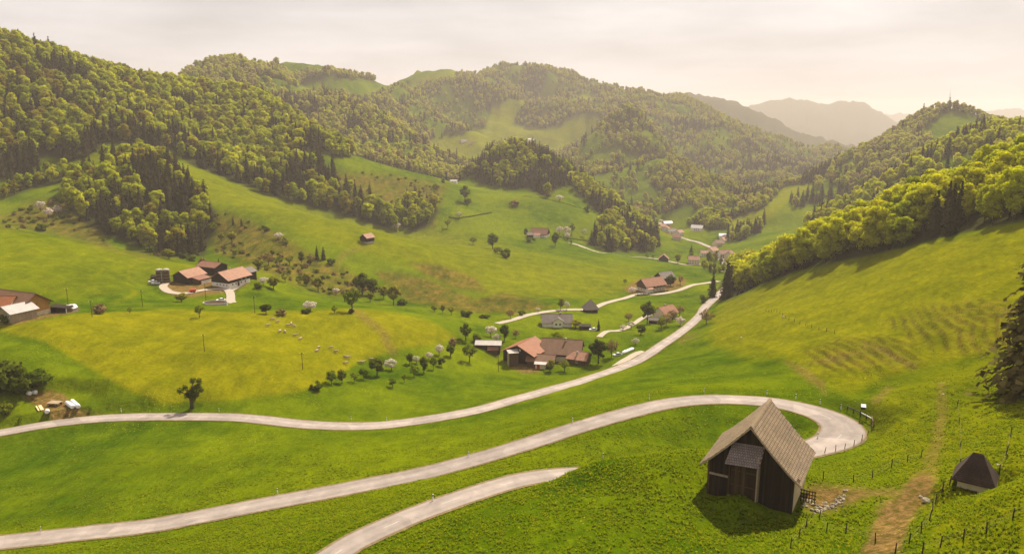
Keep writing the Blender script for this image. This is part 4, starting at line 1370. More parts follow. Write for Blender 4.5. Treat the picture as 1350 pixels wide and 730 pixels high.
def window(parent, side, L_, W_, a, z, w, h, frame=None):
    """a window on side 'f' (-y), 'b' (+y), 'l' (-x) or 'r' (+x) of a house; a = offset along the wall"""
    fr, pa = MB(), MB()
    t = .06

    def put(mb, a0, a1, z0, z1, d0, d1):
        if side in 'fb':
            s = -1 if side == 'f' else 1
            y0, y1 = sorted((s * (W_ / 2 + d0), s * (W_ / 2 + d1)))
            mb.box(a0, a1, y0, y1, z0, z1)
        else:
            s = -1 if side == 'l' else 1
            x0, x1 = sorted((s * (L_ / 2 + d0), s * (L_ / 2 + d1)))
            mb.box(x0, x1, a0, a1, z0, z1)
    put(fr, a - w / 2 - t, a + w / 2 + t, z - h / 2 - t, z - h / 2, -.02, .07)
    put(fr, a - w / 2 - t, a + w / 2 + t, z + h / 2, z + h / 2 + t, -.02, .07)
    put(fr, a - w / 2 - t, a - w / 2, z - h / 2, z + h / 2, -.02, .07)
    put(fr, a + w / 2, a + w / 2 + t, z - h / 2, z + h / 2, -.02, .07)
    put(fr, a - .03, a + .03, z - h / 2, z + h / 2, .005, .05)
    put(pa, a - w / 2, a + w / 2, z - h / 2, z + h / 2, -.02, .02)
    o = fr.build('window', frame or WHITE_P, parent)
    pa.build('pane', GLASS, o)
    return o


def house(name, label, cat, u, v, L_, W_, he, hr, deg, roof, wall, upper=None, split=2.2, ov=0.7, ovg=0.7, wins=(), doors=(), chimney=None, group=None, loc=None, dz=0.0, hip=0.0, wmat=None):
    p = loc or ground(u, v)
    e = empty(name, (p.x, p.y, p.z + dz), R(deg), label, cat, group)
    a, b_ = L_ / 2, W_ / 2
    k = (hr - he) / b_
    lo = split if upper else he
    MB().box(-a, a, -b_, b_, -2.5, lo).build('wall', wall, e)
    up = MB()
    if upper:
        up.prism([(-b_ - .02, lo), (b_ + .02, lo), (b_ + .02, he), (0, hr - .02), (-b_ - .02, he)], -a - .02, a + .02, 'x')
        up.build('upper_wall', upper, e)
    else:
        if not hip:
            up.prism([(b_ - .001, he), (0, hr - .02), (-b_ + .001, he)], -a + .001, a - .001, 'x')
            up.build('gable', wall, e)
    if hip:
        mb = MB()
        A, B = a + ovg, b_ + ov
        ze = he - k * ov
        rl = max(.05, a - hip)
        t = .16
        vs = [(-A, -B, ze), (A, -B, ze), (A, B, ze), (-A, B, ze), (-rl, 0, hr), (rl, 0, hr)]
        vs2 = [(x, y, z + t) for x, y, z in vs]
        mb.add(vs2 + vs, [(0, 1, 5, 4), (1, 2, 5), (2, 3, 4, 5), (3, 0, 4), (6, 9, 8, 7), (0, 6, 7, 1), (1, 7, 8, 2), (2, 8, 9, 3), (3, 9, 6, 0)])
        rf = mb.build('roof', roof, e)
    else:
        rf = roof_sides(L_, W_, he, hr, ov, ovg, .16).build('roof', roof, e)
        MB().tube([(-a - ovg, 0, hr + .16), (a + ovg, 0, hr + .16)], .12, 6).build('ridge_cap', roof, rf)
    if chimney is not None:
        cx, cy = chimney
        zc = hr - abs(cy) * k
        MB().box(cx - .32, cx + .32, cy - .32, cy + .32, zc - .6, zc + 1.3).box(cx - .4, cx + .4, cy - .4, cy + .4, zc + 1.3, zc + 1.42).build('chimney', P_GREY, rf)
    for w in wins:
        window(e, w[0], L_, W_, *w[1:], frame=wmat)
    for (side, aa, w, h) in doors:
        mb = MB()
        if side in 'fb':
            s = -1 if side == 'f' else 1
            y0, y1 = sorted((s * (b_ - .02), s * (b_ + .07)))
            mb.box(aa - w / 2, aa + w / 2, y0, y1, -.2, h)
            mb.box(aa - .04, aa + .04, y0 - .02, y1 + .02, 0, h)
        else:
            s = -1 if side == 'l' else 1
            x0, x1 = sorted((s * (a - .02), s * (a + .07)))
            mb.box(x0, x1, aa - w / 2, aa + w / 2, -.2, h)
            mb.box(x0 - .02, x1 + .02, aa - .04, aa + .04, 0, h)
        mb.build('door', W_BROWN if wall not in (W_BROWN,) else W_DARK, e)
    return e


def lean_to(name, parent, x0, x1, y0, y1, zh, zl, roof, wall, t=.14, ov=.5):
    """low mono-pitch annex against side y0 (high) falling to y1"""
    mb = MB()
    s = 1 if y1 > y0 else -1
    mb.box(min(x0, x1), max(x0, x1), min(y0, y1), max(y0, y1), -2, zl - .02)
    mb.prism([(y0, zl - .02), (y1, zl - .02), (y0, zh - .02)], x0 + .001, x1 - .001, 'x')
    w = mb.build(name, wall, parent)
    k = (zh - zl) / abs(y1 - y0)
    q = [(x0 - ov, y1 + s * ov, zl - k * ov + t), (x1 + ov, y1 + s * ov, zl - k * ov + t), (x1 + ov, y0, zh + t), (x0 - ov, y0, zh + t)]
    MB().slab(q if s < 0 else [q[1], q[0], q[3], q[2]], t).build(name + '_roof', roof, w)
    return w


# ------------------------------------------------------------------ the old field barn by the hairpin
BZ = BARN_O.z
barn = empty('field_barn', BARN_O, BARN_R, 'old dark timber barn with a steep slate roof beside the hairpin bend', 'barn')


def bz(rel):            # height below the camera -> height above the barn's floor
    return CAMZ + rel - BZ


ZE, ZR, RX, BL = bz(-46.25), bz(-39.6), 6.35, 11.7
FL, FR, FY, BY = .95, 12.05, .9, 11.0


def slope_z(x):         # underside of the roof over local x, with a slight kick at the eaves
    hw = RX if x < RX else 13.0 - RX
    d = abs(x - RX) / hw
    return ZR - (ZR - ZE) * (1.10 * d - .10 * d ** 3)


# masonry base, end walls of upright boards
MB().box(FR - .45, FR, FY + .2, BY, -1.5, slope_z(FR) - .25).box(FL, FL + .4, FY + .2, BY, -1.5, 1.6).build('masonry_wall', P_CREAM, barn)
mb = MB()
prof = [(x, slope_z(x) - .16) for x in (FL, 2.5, 4.4, RX, 8.4, 10.4, FR - .01)]
mb.prism([(FL, -1.0)] + [(FR - .01, -1.0)] + prof[::-1], FY + .06, FY + .16, 'y')
mb.prism([(FL, -1.0)] + [(FR - .01, -1.0)] + prof[::-1], BY - .16, BY - .06, 'y')
mb.box(FL, FL + .12, FY + .16, BY - .16, 1.6, slope_z(FL) - .2)
mb.build('plank_backing', W_DARK, barn)
mb = MB()
x = FL
while x < FR - .05:
    w = min(random.uniform(.17, .27), FR - .02 - x)
    top = min(slope_z(x), slope_z(x + w)) - .14
    z0 = random.uniform(-.55, -.45)
    d = random.uniform(.0, .035)
    if w > .05:
        mb.box(x + .008, x + w - .008, FY - d, FY + .06, z0, top)
        mb.box(x + .008, x + w - .008, BY - .06, BY + d, z0, top)
    x += w
o = mb.build('boards', W_DARK, barn); o['kind'] = 'stuff'
MB().box(FL - .05, FL + .22, FY - .12, FY + .12, -1.0, slope_z(FL + .1) - .2).build('corner_post', W_BROWN, barn)
MB().box(FR - .24, FR + .03, FY - .12, FY + .1, -1.0, slope_z(FR) - .2).build('corner_post', W_DARK, barn)
MB().box(FL + .2, 4.05, FY - .24, FY + .02, bz(-47.55) - .12, bz(-47.55) + .12).build('tie_beam', W_GREY, barn)
mb = MB()
for i in range(15):
    xx = FL + .3 + i * .2
    mb.box(xx, xx + .18, FY - .14 - random.uniform(0, .03), FY - .05, -.7, bz(-47.55) - .12)
o = mb.build('lower_panel', W_DARK, barn)
# porch: boarded door under a small roof of its own
PY0, PX0, PX1 = -.55, 3.98, 7.75
MB().box(PX0, PX0 + .2, PY0, FY, -.3, bz(-45.3)).build('porch_side', W_BARN, barn)
MB().box(PX1 - .16, PX1, PY0, FY, -.6, bz(-43.4)).build('porch_side', W_GREY, barn)
mb = MB()
xx = PX0 + .2
while xx < PX1 - .2:
    w = random.uniform(.2, .3)
    w = min(w, PX1 - .16 - xx)
    mb.box(xx + .01, xx + w - .01, -.12 - random.uniform(0, .03), -.02, .5, bz(-44.75))
    xx += w
mb.box(PX0 + .2, PX1 - .16, -.02, .04, .5, bz(-44.75))
dr = mb.build('door', W_BARN, barn)
MB().box(PX0 + .3, PX1 - .3, -.2, -.13, bz(-46.0), bz(-45.86)).box(PX0 + .3, PX1 - .3, -.2, -.13, bz(-48.0), bz(-47.86)).build('ledge', W_BROWN, dr)
MB().box(PX0 - .1, PX1 + .1, -.35, -.12, .38, .52).build('threshold', P_GREY, barn)


def slate_field(A, B, C, D_, nu, nv, lift=.05, mbk=None, skip=.004):
    """courses of slates over the quad A(eave left) B(eave right) C(ridge right) D(ridge left)"""
    A, B, C, D_ = map(Vector, (A, B, C, D_))
    m_ = mbk or MB()
    nrm = (B - A).cross(D_ - A).normalized()
    for j in range(nv):
        for i in range(nu):
            if random.random() < skip:
                continue
            off = .5 * (j % 2)
            u0, u1 = (i + .10 - off) / nu, (i + .90 - off) / nu
            u0, u1 = max(0, u0), min(1, u1)
            if i == nu - 1 and off:
                u1 = min(1, u1 + .0)
            v0, v1 = (j + .0) / nv, (j + .84) / nv
            if j == 0:
                v0 = 0
            P = lambda a, b: A * (1 - a) * (1 - b) + B * a * (1 - b) + C * a * b + D_ * (1 - a) * b
            j1, j2 = random.uniform(0, .018), random.uniform(0, .018)
            a0, a1, b0, b1 = P(u0, v0), P(u1, v0), P(u0, min(1, v1)), P(u1, min(1, v1))
            h0, h1 = lift + .034, lift + .012
            top = [a0 + nrm * (h0 + j1), a1 + nrm * (h0 + j2), b1 + nrm * h1, b0 + nrm * h1]
            bot = [a0 + nrm * (h0 - .025), a1 + nrm * (h0 - .025)]
            m_.add(top + bot, [(0, 1, 2, 3), (4, 5, 1, 0)])
    return m_


xs_l = [0.0, 1.6, 3.6, RX]
xs_r = [RX, 9.2, 11.4, 13.0]
deck, sl_l, sl_r = MB(), MB(), MB()
for (xa, xb) in zip(xs_l[:-1], xs_l[1:]):
    A, B, C, D_ = (xa, BL, slope_z(xa)), (xa, 0, slope_z(xa)), (xb, 0, slope_z(xb)), (xb, BL, slope_z(xb))
    deck.slab([A, B, C, D_], .13)
    slate_field(A, B, C, D_, 25, max(2, int(round((Vector(D_) - Vector(A)).length / .46))), .012, sl_l)
for (xa, xb) in zip(xs_r[:-1], xs_r[1:]):
    A, B, C, D_ = (xb, 0, slope_z(xb)), (xb, BL, slope_z(xb)), (xa, BL, slope_z(xa)), (xa, 0, slope_z(xa))
    deck.slab([A, B, C, D_], .13)
    slate_field(A, B, C, D_, 25, max(2, int(round((Vector(D_) - Vector(A)).length / .46))), .012, sl_r)
rf = deck.build('roof', W_BARN, barn)
o = sl_l.build('slates', T_ETERNIT, rf); o['kind'] = 'stuff'
o = sl_r.build('slates', T_ETERNIT, rf); o['kind'] = 'stuff'
MB().prism([(RX - .26, ZR - .16), (RX, ZR + .13), (RX + .26, ZR - .16), (RX + .26, ZR - .08), (RX, ZR + .2), (RX - .26, ZR - .08)], -.02, BL + .02, 'y').build('ridge_cap', T_ETERNIT, rf)
for yy in (-.05, BL):
    pts_ = [(x_, slope_z(x_) - .02) for x_ in (0, 1.6, 3.6, RX, 9.2, 11.4, 13)]
    MB().prism(pts_ + [(x_, z_ - .24) for x_, z_ in pts_[::-1]], yy, yy + .05, 'y').build('barge_board', W_GREY, rf)
A, B, C, D_ = (PX0 - .45, -1.0, bz(-44.95)), (PX1 + .22, -1.0, bz(-44.62)), (PX1 + .42, FY - .05, bz(-42.25)), (PX0 + .05, FY - .05, bz(-42.45))
pr = MB().slab([A, B, C, D_], .1).build('porch_roof', W_BROWN, barn)
o = slate_field(A, B, C, D_, 14, 9, .012).build('slates', T_ETERNIT2, pr); o['kind'] = 'stuff'
# slatted pen gate by the masonry side
g = empty('pen_gate', BARN_O + Vector((12.55 * _bc - 3.0 * _bs, 12.55 * _bs + 3.0 * _bc, 0)), BARN_R, 'dark slatted timber gate beside the cream wall of the old barn', 'gate')
gz = bz(-49.15)
for k in range(6):
    MB().box(.1 + k * .34, .2 + k * .34, -.03, .03, gz - .5, gz + 1.25).build('slat', W_DARK, g)
for zz in (.15, .62, 1.08):
    MB().box(0, 2.0, .03, .08, gz + zz - .06, gz + zz + .06).build('rail', W_DARK, g)
# tumbled dry stone wall and single stones round the muddy pen
wl = empty('dry_stone_wall', ground(1072, 668), R(20), 'tumbled dry stone wall of pale rubble below the pen gate', 'wall')
stone_me = []
for k in range(5):
    bm = bmesh.new(); bmesh.ops.create_icosphere(bm, subdivisions=1, radius=.5)
    for v_ in bm.verts:
        v_.co = Vector((v_.co.x * random.uniform(.8, 1.3), v_.co.y * random.uniform(.7, 1.0), v_.co.z * random.uniform(.5, .8)))
    me = bpy.data.meshes.new('stone'); bm.to_mesh(me); bm.free(); me.materials.append(STONE); stone_me.append(me)
wo = wl.matrix_basis.inverted() if False else None
path = [(1060, 667), (1068, 660), (1075, 672), (1085, 672), (1095, 668), (1105, 662), (1112, 655)]
for i in range(len(path) - 1):
    for k in range(16):
        t = random.random()
        u_ = path[i][0] * (1 - t) + path[i + 1][0] * t + random.gauss(0, 3.0); v_ = path[i][1] * (1 - t) + path[i + 1][1] * t + random.gauss(0, 3.0)
        pz = ground(u_, v_)
        s_ = link('stone', random.choice(stone_me), wl)
        d_ = pz - wl.location
        c_, s2 = math.cos(-R(20)), math.sin(-R(20))
        s_.location = (d_.x * c_ - d_.y * s2, d_.x * s2 + d_.y * c_, d_.z + random.uniform(-.02, .12))
        s_.rotation_euler = (random.uniform(-.4, .4), random.uniform(-.4, .4), random.uniform(0, 6.28))
        s_.scale = [random.uniform(.22, .62)] * 3

# ------------------------------------------------------------------ little cream hut on the slope
p = ground(1284, 640)
hut = house('pump_hut', 'small cream walled hut under a steep dark shingle roof on the pasture', 'hut', 0, 0, 3.3, 2.9, 1.75, 3.9, -36, T_SHINGLE, P_CREAM, loc=p, ov=.62, ovg=.62, hip=1.15, dz=.15)
mb = MB()
for s, A, B, C, D_ in ((0, (-2.27, -2.07, .99), (2.27, -2.07, .99), (.5, 0, 4.06), (-.5, 0, 4.06)),):
    slate_field(A, B, C, D_, 16, 15, .015, mb)
o = mb.build('shingles', T_SHINGLE, [c for c in hut.children if c.name.startswith('roof')][0]); o['kind'] = 'stuff'

# ------------------------------------------------------------------ farm at the edge of the view
D1 = 'ochre boarded barn with a wide rusty brown roof above the yellow meadow'
p = ground(38, 417)
bar = house('ochre_barn', D1, 'barn', 0, 0, 26, 12.0, 4.6, 8.6, -22, T_BROWN, P_CREAM, W_OCHRE, 1.4, 1.2, 1.6, loc=p + Vector((-10.0, 6.0, 0)), doors=())
for k in range(3):
    MB().tube([(13.1, 5.6 - k * 5.6, 3.2), (14.4, 5.6 - k * 5.6, 4.9)], .08, 5).build('brace', W_BROWN, bar)
p = ground(16, 424)
anx = house('wagon_shed', 'low shed with a pale pinkish sheet roof in front of the ochre barn', 'shed', 0, 0, 9, 9.5, 3.6, 5.6, 62, T_PALE, W_GREY, ov=.7, ovg=.8, loc=p + Vector((-.5, 4, 0)), wins=(('l', -2.6, 2.2, 1.0, 1.2),), doors=(('l', 1.2, 2.2, 2.6),))
p = ground(-10, 424)
house('farm_house', 'farmhouse with an orange tiled roof next to the low wagon shed', 'house', 0, 0, 12, 10, 4.8, 7.6, 0, T_ORANGE, P_CREAM, ov=.7, loc=p + Vector((-2, 8, 0)), wins=(('f', 3.2, 2.6, 1.2, 1.4), ('f', .5, 2.6, 1.2, 1.4)))
p = ground(81, 411)
pen = empty('stock_pen', p, R(-14), 'low open pen with a dark flat roof and white post beside the ochre barn', 'pen')
MB().box(-4.2, 4.2, 1.6, 1.8, -.5, 2.2).box(-4.2, -4.0, -1.6, 1.6, -.5, 2.2).build('wall', W_BROWN, pen)
MB().slab([(-4.5, -1.9, 2.25), (4.5, -1.9, 2.25), (4.5, 2.0, 2.5), (-4.5, 2.0, 2.5)], .12).build('roof', W_DARK, pen)
MB().box(3.9, 4.1, -1.7, -1.5, -.5, 2.15).build('post', WHITE_P, pen)
for (u, v, s_, lab) in ((95, 410, 1.0, 'tall heap of fodder under a white sheet beyond the low stock pen'), (68.5, 409.5, .62, 'small fodder heap under a white sheet between pen and ochre barn')):
    p = ground(u, v)
    h = empty('fodder_heap', p, R(-14), lab, 'heap', 'sheeted fodder heaps beside the ochre barn')
    MB().box(-1.7 * s_, 1.7 * s_, -1.4, 1.4, -.4, 2.0 * s_).build('bale_stack', W_GREY, h)
    me = MB()
    n_ = 7
    vs = [(1.9 * s_ * (2 * i / (n_ - 1) - 1), 1.6 * (2 * j / (n_ - 1) - 1), (2.15 + random.uniform(0, .55)) * s_ - (.9 * s_ if i in (0, n_ - 1) or j in (0, n_ - 1) else 0)) for i in range(n_) for j in range(n_)]
    me.add(vs, [(i * n_ + j, (i + 1) * n_ + j, (i + 1) * n_ + j + 1, i * n_ + j + 1) for i in range(n_ - 1) for j in range(n_ - 1)])
    me.build('sheet', WHITE_P, h, True)

# ------------------------------------------------------------------ farmstead on the terrace with the white drive
RD = 66
p = ground(289, 377)
hb = house('farm_house', 'farmhouse with a pink tiled roof, dark gable and white ground floor on the terrace', 'house', 0, 0, 15, 11.5, 4.2, 7.7, RD, T_PINK, P_WHITE, W_DARK, 2.1, .9, 1.2, loc=p + Vector((4.5, 5.0, 0)),
           wins=[('l', q, 1.2, .8, .8) for q in (-4.2, -2.2, 0, 2.2)] + [('f', q, 1.3, .9, 1.0) for q in (-5, -2.6, 1, 4)] + [('f', q, 3.0, .9, 1.0) for q in (1.5, 4.5)], doors=(('f', -.9, 1.4, 2.0),), chimney=(1, 1.2))
p = ground(243, 373)
ba = house('hay_barn', 'barn with a faded pink roof and dark open gable beside the twin brown silos', 'barn', 0, 0, 11.5, 10.5, 3.7, 6.5, RD, T_PINK, W_DARK, W_DARK, 1.0, .8, 1.0, loc=p + Vector((1.0, 4.5, 0)))
lean_to('annex', ba, -3.5, 4.0, -5.25, -10.5, 3.3, 2.3, T_RED, W_BROWN)
MB().box(-2.2, 4.05, -10.6, -10.52, -.5, 1.5).build('white_wall', P_WHITE, ba)
p = ground(273, 361)
house('store_shed', 'dark shed with a low brown roof behind the pink roofed farmhouse', 'shed', 0, 0, 13, 9, 4.4, 6.2, RD + 90, T_RED, W_DARK, ov=.8, loc=p + Vector((2, 3, 0)))
p = ground(317, 368)
house('machine_shed', 'grey roofed shed with dark walls adjoining the far end of the farmhouse', 'shed', 0, 0, 7.5, 8, 3.4, 5.4, RD, T_GREY, W_DARK, ov=.6, loc=p + Vector((1.5, 5, 0)))
p = ground(215.5, 373)
ts = empty('tower_silo', p, 0, 'pair of tall brown tower silos with pale caps beside the hay barn', 'silo')
for k, (x_, y_) in enumerate(((-1.75, 0), (1.6, .6))):
    MB().tube([(x_, y_, -1), (x_, y_, 6.8)], 1.62, 18).build('barrel', W_BROWN, ts)
    MB().tube([(x_, y_, 6.8), (x_, y_, 7.3), (x_, y_, 7.75)], [1.7, 1.5, .25], 18).build('cap', P_GREY, ts)
    for zz in (1.2, 2.9, 4.6, 6.2):
        MB().tube([(x_, y_, zz - .06), (x_, y_, zz + .06)], 1.67, 18).build('hoop', STEEL, ts)
MB().tube([(-.1, -1.2, 0), (-.1, -1.2, 7.6)], .22, 6).build('filler_pipe', STEEL, ts)
p = ground(204, 371)
house('cart_shed', 'tiny dark lean shed at the foot of the tower silos', 'shed', 0, 0, 4.2, 4, 2.4, 3.0, 10, W_DARK, W_DARK, ov=.3, ovg=.3, loc=p + Vector((0, 2, 0)))
p = ground(284, 401)
rs = empty('slurry_pit', p, R(-4), 'round open concrete slurry pit with stained rim below the white drive', 'pit')
mb = MB()
n_ = 28
vs, fs = [], []
for rr_, zz in ((4.9, -1), (4.9, 1.0), (4.65, 1.0), (4.65, .2)):
    vs += [(rr_ * 1.15 * math.cos(2 * math.pi * k / n_), rr_ * .8 * math.sin(2 * math.pi * k / n_), zz) for k in range(n_)]
for a_ in range(3):
    for k in range(n_):
        fs.append((a_ * n_ + k, a_ * n_ + (k + 1) % n_, (a_ + 1) * n_ + (k + 1) % n_, (a_ + 1) * n_ + k))
mb.add(vs, fs).build('rim', P_GREY, rs)
MB().add(vs[3 * n_:], [list(range(n_))]).build('slurry', W_BROWN, rs)

# ------------------------------------------------------------------ farm by the valley road
p = ground(684, 479)
cb = house('great_barn', 'great barn with a broad terracotta roof and open dark gable by the valley road', 'barn', 0, 0, 13.5, 15.0, 4.8, 8.3, 60, T_ORANGE, W_DARK, W_DARK, 1.0, .9, 1.3, loc=p + Vector((3.2, 6.0, 0)))
for q in (-.7, .8):
    MB().box(-6.86, -6.78, q - .5, q + .5, 5.6, 6.5).build('hay_loft_opening', P_CREAM, cb)
p = ground(676, 481)
ws = empty('tower_silo', p, R(15), 'square weathered wooden tower silo in front of the great barn gable', 'silo')
MB().box(-2.0, 2.0, -1.8, 1.8, -1, 5.9).build('barrel', W_GREY, ws)
for k in range(10):
    MB().box(-2.0 + k * .4 + .02, -2.0 + k * .4 + .36, -1.86 - random.uniform(0, .03), -1.8, -1, 5.86).build('stave', W_BROWN, ws)
MB().slab([(-2.3, -2.1, 5.95), (2.3, -2.1, 5.95), (2.3, 2.1, 6.35), (-2.3, 2.1, 6.35)], .12).build('cap', P_GREY, ws)
p = ground(744, 477)
ch = house('farm_house', 'long farmhouse with a big brown tiled roof and chimney by the valley road', 'house', 0, 0, 16.5, 12.5, 3.9, 8.4, -12, T_BROWN, P_CREAM, W_BROWN, 2.3, .9, .8, loc=p + Vector((-.5, 6.2, 0)), chimney=(1.6, -.8), wins=[('r', q, 1.4, .9, 1.1) for q in (-3, 0, 3)] + [('f', 5, 1.4, .9, 1.1), ('r', 0, 5, .9, 1.1)])
p = ground(716, 485)
fs_ = house('wood_shed', 'low shed with a dark brown roof in front of the long farmhouse', 'shed', 0, 0, 11, 7, 2.6, 4.6, -12, T_BROWN, W_BROWN, ov=.7, loc=p + Vector((-.6, 4.5, 0)))
lean_to('porch', fs_, -1.6, 2.6, -3.5, -5.6, 2.5, 2.1, T_PALE, P_CREAM)
MB().box(-.9, .35, -5.72, -5.61, -.3, 1.85).build('door', RED_P, fs_)
p = ground(766, 481)
house('bake_house', 'small outbuilding with a salmon tiled roof at the road end of the farmhouse', 'house', 0, 0, 8.0, 7.5, 2.7, 4.9, -24, T_PINK, W_BROWN, W_BROWN, 1.2, .7, .7, loc=p + Vector((-.5, 3.4, 0)), chimney=(-.4, -1.6), wins=(('f', 0, 1.5, .9, .9),))
p = ground(644, 462)
house('long_shed', 'long low dark shed with a pale grey roof beside the blossoming trees', 'shed', 0, 0, 10.5, 6, 2.6, 3.7, -4, T_PALE, W_DARK, ov=.4, loc=p + Vector((0, 3, 0)))
p = ground(650, 466)
house('hen_house', 'little hut with a reddish roof in front of the long grey roofed shed', 'hut', 0, 0, 4.4, 3.6, 1.9, 3.0, 0, T_RED, W_BROWN, ov=.4, ovg=.3, loc=p + Vector((0, 1.5, 0)))

# ------------------------------------------------------------------ houses across the valley floor
p = ground(737, 431)
gh = house('chalet', 'house with a long grey roof and white dormer front beside the carport', 'house', 0, 0, 15.5, 9, 2.7, 5.9, 0, T_GREY, P_WHITE, ov=.8, loc=p + Vector((-1, 4.5, 0)), chimney=(2.0, .6))
MB().prism([(-2.2, -.5), (3.2, -.5), (3.2, 3.2), (.5, 4.9), (-2.2, 3.2)], -5.4, -1.0, 'y').build('dormer_front', P_WHITE, gh)
MB().slab([(.5, -5.9, 5.15), (-2.8, -5.9, 3.15), (-2.8, 0, 3.15), (.5, 0, 5.15)][::-1], .14).slab([(.5, -5.9, 5.16), (3.8, -5.9, 3.16), (3.8, 0, 3.16), (.5, 0, 5.16)], .14).build('dormer_roof', T_GREY, gh)
for q in (-.6, 1.5):
    MB().box(q - .45, q + .45, -5.46, -5.38, 1.2, 2.2).build('window', GLASS, gh)
p = ground(771, 434.5)
cp = empty('carport', p, R(-4), 'low dark carport between the grey roofed house and the white car', 'carport')
MB().slab([(-3.2, -2, 2.3), (3.2, -2, 2.3), (3.2, 2.6, 2.5), (-3.2, 2.6, 2.5)], .16).build('roof', W_DARK, cp)
MB().box(-3.1, 3.1, 2.2, 2.4, -.5, 2.3).build('wall', W_BROWN, cp)
for q in (-3, 0, 3):
    MB().box(q - .08, q + .08, -1.9, -1.74, -.4, 2.2).build('post', W_BROWN, cp)
p = ground(779, 412)
ph = house('granary', 'dark square timber granary under a steep pyramid roof beside the farm lane', 'granary', 0, 0, 6.8, 6.6, 3.0, 7.0, 12, T_GREY, W_DARK, ov=1.0, ovg=1.0, hip=2.9, loc=p + Vector((0, 3, 0)), doors=(('f', 0, 1.6, 2.0),))
p = ground(858, 384)
of = house('farm_house', 'farmhouse with a bright orange roof and cream walls beside the white farm lane', 'house', 0, 0, 18, 11, 4.8, 9.0, 30, T_ORANGE, P_CREAM, W_BROWN, 2.4, 1.0, 1.0, loc=p + Vector((1.0, 5, 0)), chimney=(1.5, .8),
           wins=[('f', q, 1.4, 1.0, 1.1) for q in (-7, -4.5, -2, 1, 4, 6.5)] + [('f', q, 3.6, 1.0, 1.0) for q in (-6, -3, 0, 3, 6)] + [('l', q, 1.4, 1.0, 1.1) for q in (-3, 0, 3)])
lean_to('porch', of, -9, -5, -5.5, -8.5, 3.8, 3.0, T_ORANGE, P_WHITE)
p = ground(873, 377)
house('hay_barn', 'dark barn with a grey roof behind the orange roofed farmhouse', 'barn', 0, 0, 12, 9, 5, 8.4, 30, T_GREY, W_DARK, ov=.8, loc=p + Vector((4, 12, 0)))
p = ground(879, 421)
house('cottage', 'cottage with a terracotta roof half hidden by budding trees beside the valley road', 'house', 0, 0, 11, 9, 3.6, 6.8, 38, T_ORANGE, P_CREAM, ov=.7, loc=p + Vector((0, 5, 0)), chimney=(0, .5), wins=[('f', q, 1.6, 1, 1.1) for q in (-3.5, 0, 3.5)])
p = ground(863, 427)
house('garden_shed', 'small dark garden shed below the big dark green tree', 'shed', 0, 0, 5.5, 4, 2.1, 3.2, -14, T_GREY, W_DARK, ov=.4, loc=p + Vector((0, 2, 0)))
p = ground(876, 345)
house('hay_barn', 'brown gabled barn with a rusty roof on the lane to the hamlet', 'barn', 0, 0, 9, 10, 3.4, 7.6, 78, T_RED, W_DARK, ov=1.0, loc=p + Vector((0, 5, 0)))
p = ground(915.5, 348.5)
house('village_house', 'cream house with a salmon roof above the farm lane, two window rows', 'house', 0, 0, 11, 9, 5.2, 8.6, -4, T_PINK, P_CREAM, ov=.6, loc=p + Vector((0, 4.5, 0)), wins=[('f', q, z_, 1.1, 1.2) for q in (-4, -1.4, 1.4, 4) for z_ in (1.6, 4.0)], chimney=(2, .4))
p = ground(934, 353.5)
house('field_shed', 'small dark shed with grey roof at the end of the hamlet lane', 'shed', 0, 0, 6.5, 5.5, 2.6, 4.6, 10, T_GREY, W_DARK, ov=.5, loc=p + Vector((0, 2.5, 0)))
p = ground(712, 313)
hm = house('farm_house', 'isolated farmhouse with a long dark red roof on the upper meadow', 'house', 0, 0, 18, 11, 4.2, 9.0, -20, T_RED, P_WHITE, W_BROWN, 2.6, 1.0, .9, loc=p + Vector((0, 6, 0)), wins=[('r', q, 1.5, 1, 1.2) for q in (-3, 0, 3)] + [('f', q, 1.5, 1, 1.2) for q in (-6, -3, 3, 6)])
lean_to('wing', hm, -4, 2.5, -5.5, -10, 4.4, 3.0, T_RED, P_WHITE)
p = ground(700, 313)
house('hay_barn', 'small dark roofed barn beside the isolated farmhouse on the upper meadow', 'barn', 0, 0, 8, 6.5, 2.8, 5.0, 10, T_GREY, W_DARK, ov=.6, loc=p + Vector((0, 4, 0)))
p = ground(482.5, 320.5)
house('hay_hut', 'lone brown hay hut with a pale roof on the sunny spur', 'hut', 0, 0, 7.8, 7.2, 4.0, 6.6, 56, T_PINK, P_GREY, W_DARK, .9, .6, .7, loc=p + Vector((.3, 4.0, 0)))
p = ground(598, 241)
house('hay_hut', 'tiny white roofed hut on the saddle of the green ridge', 'hut', 0, 0, 8.5, 6, 2.2, 3.8, -3, T_PALE, P_WHITE, ov=.4, loc=p + Vector((0, 3, 0)))
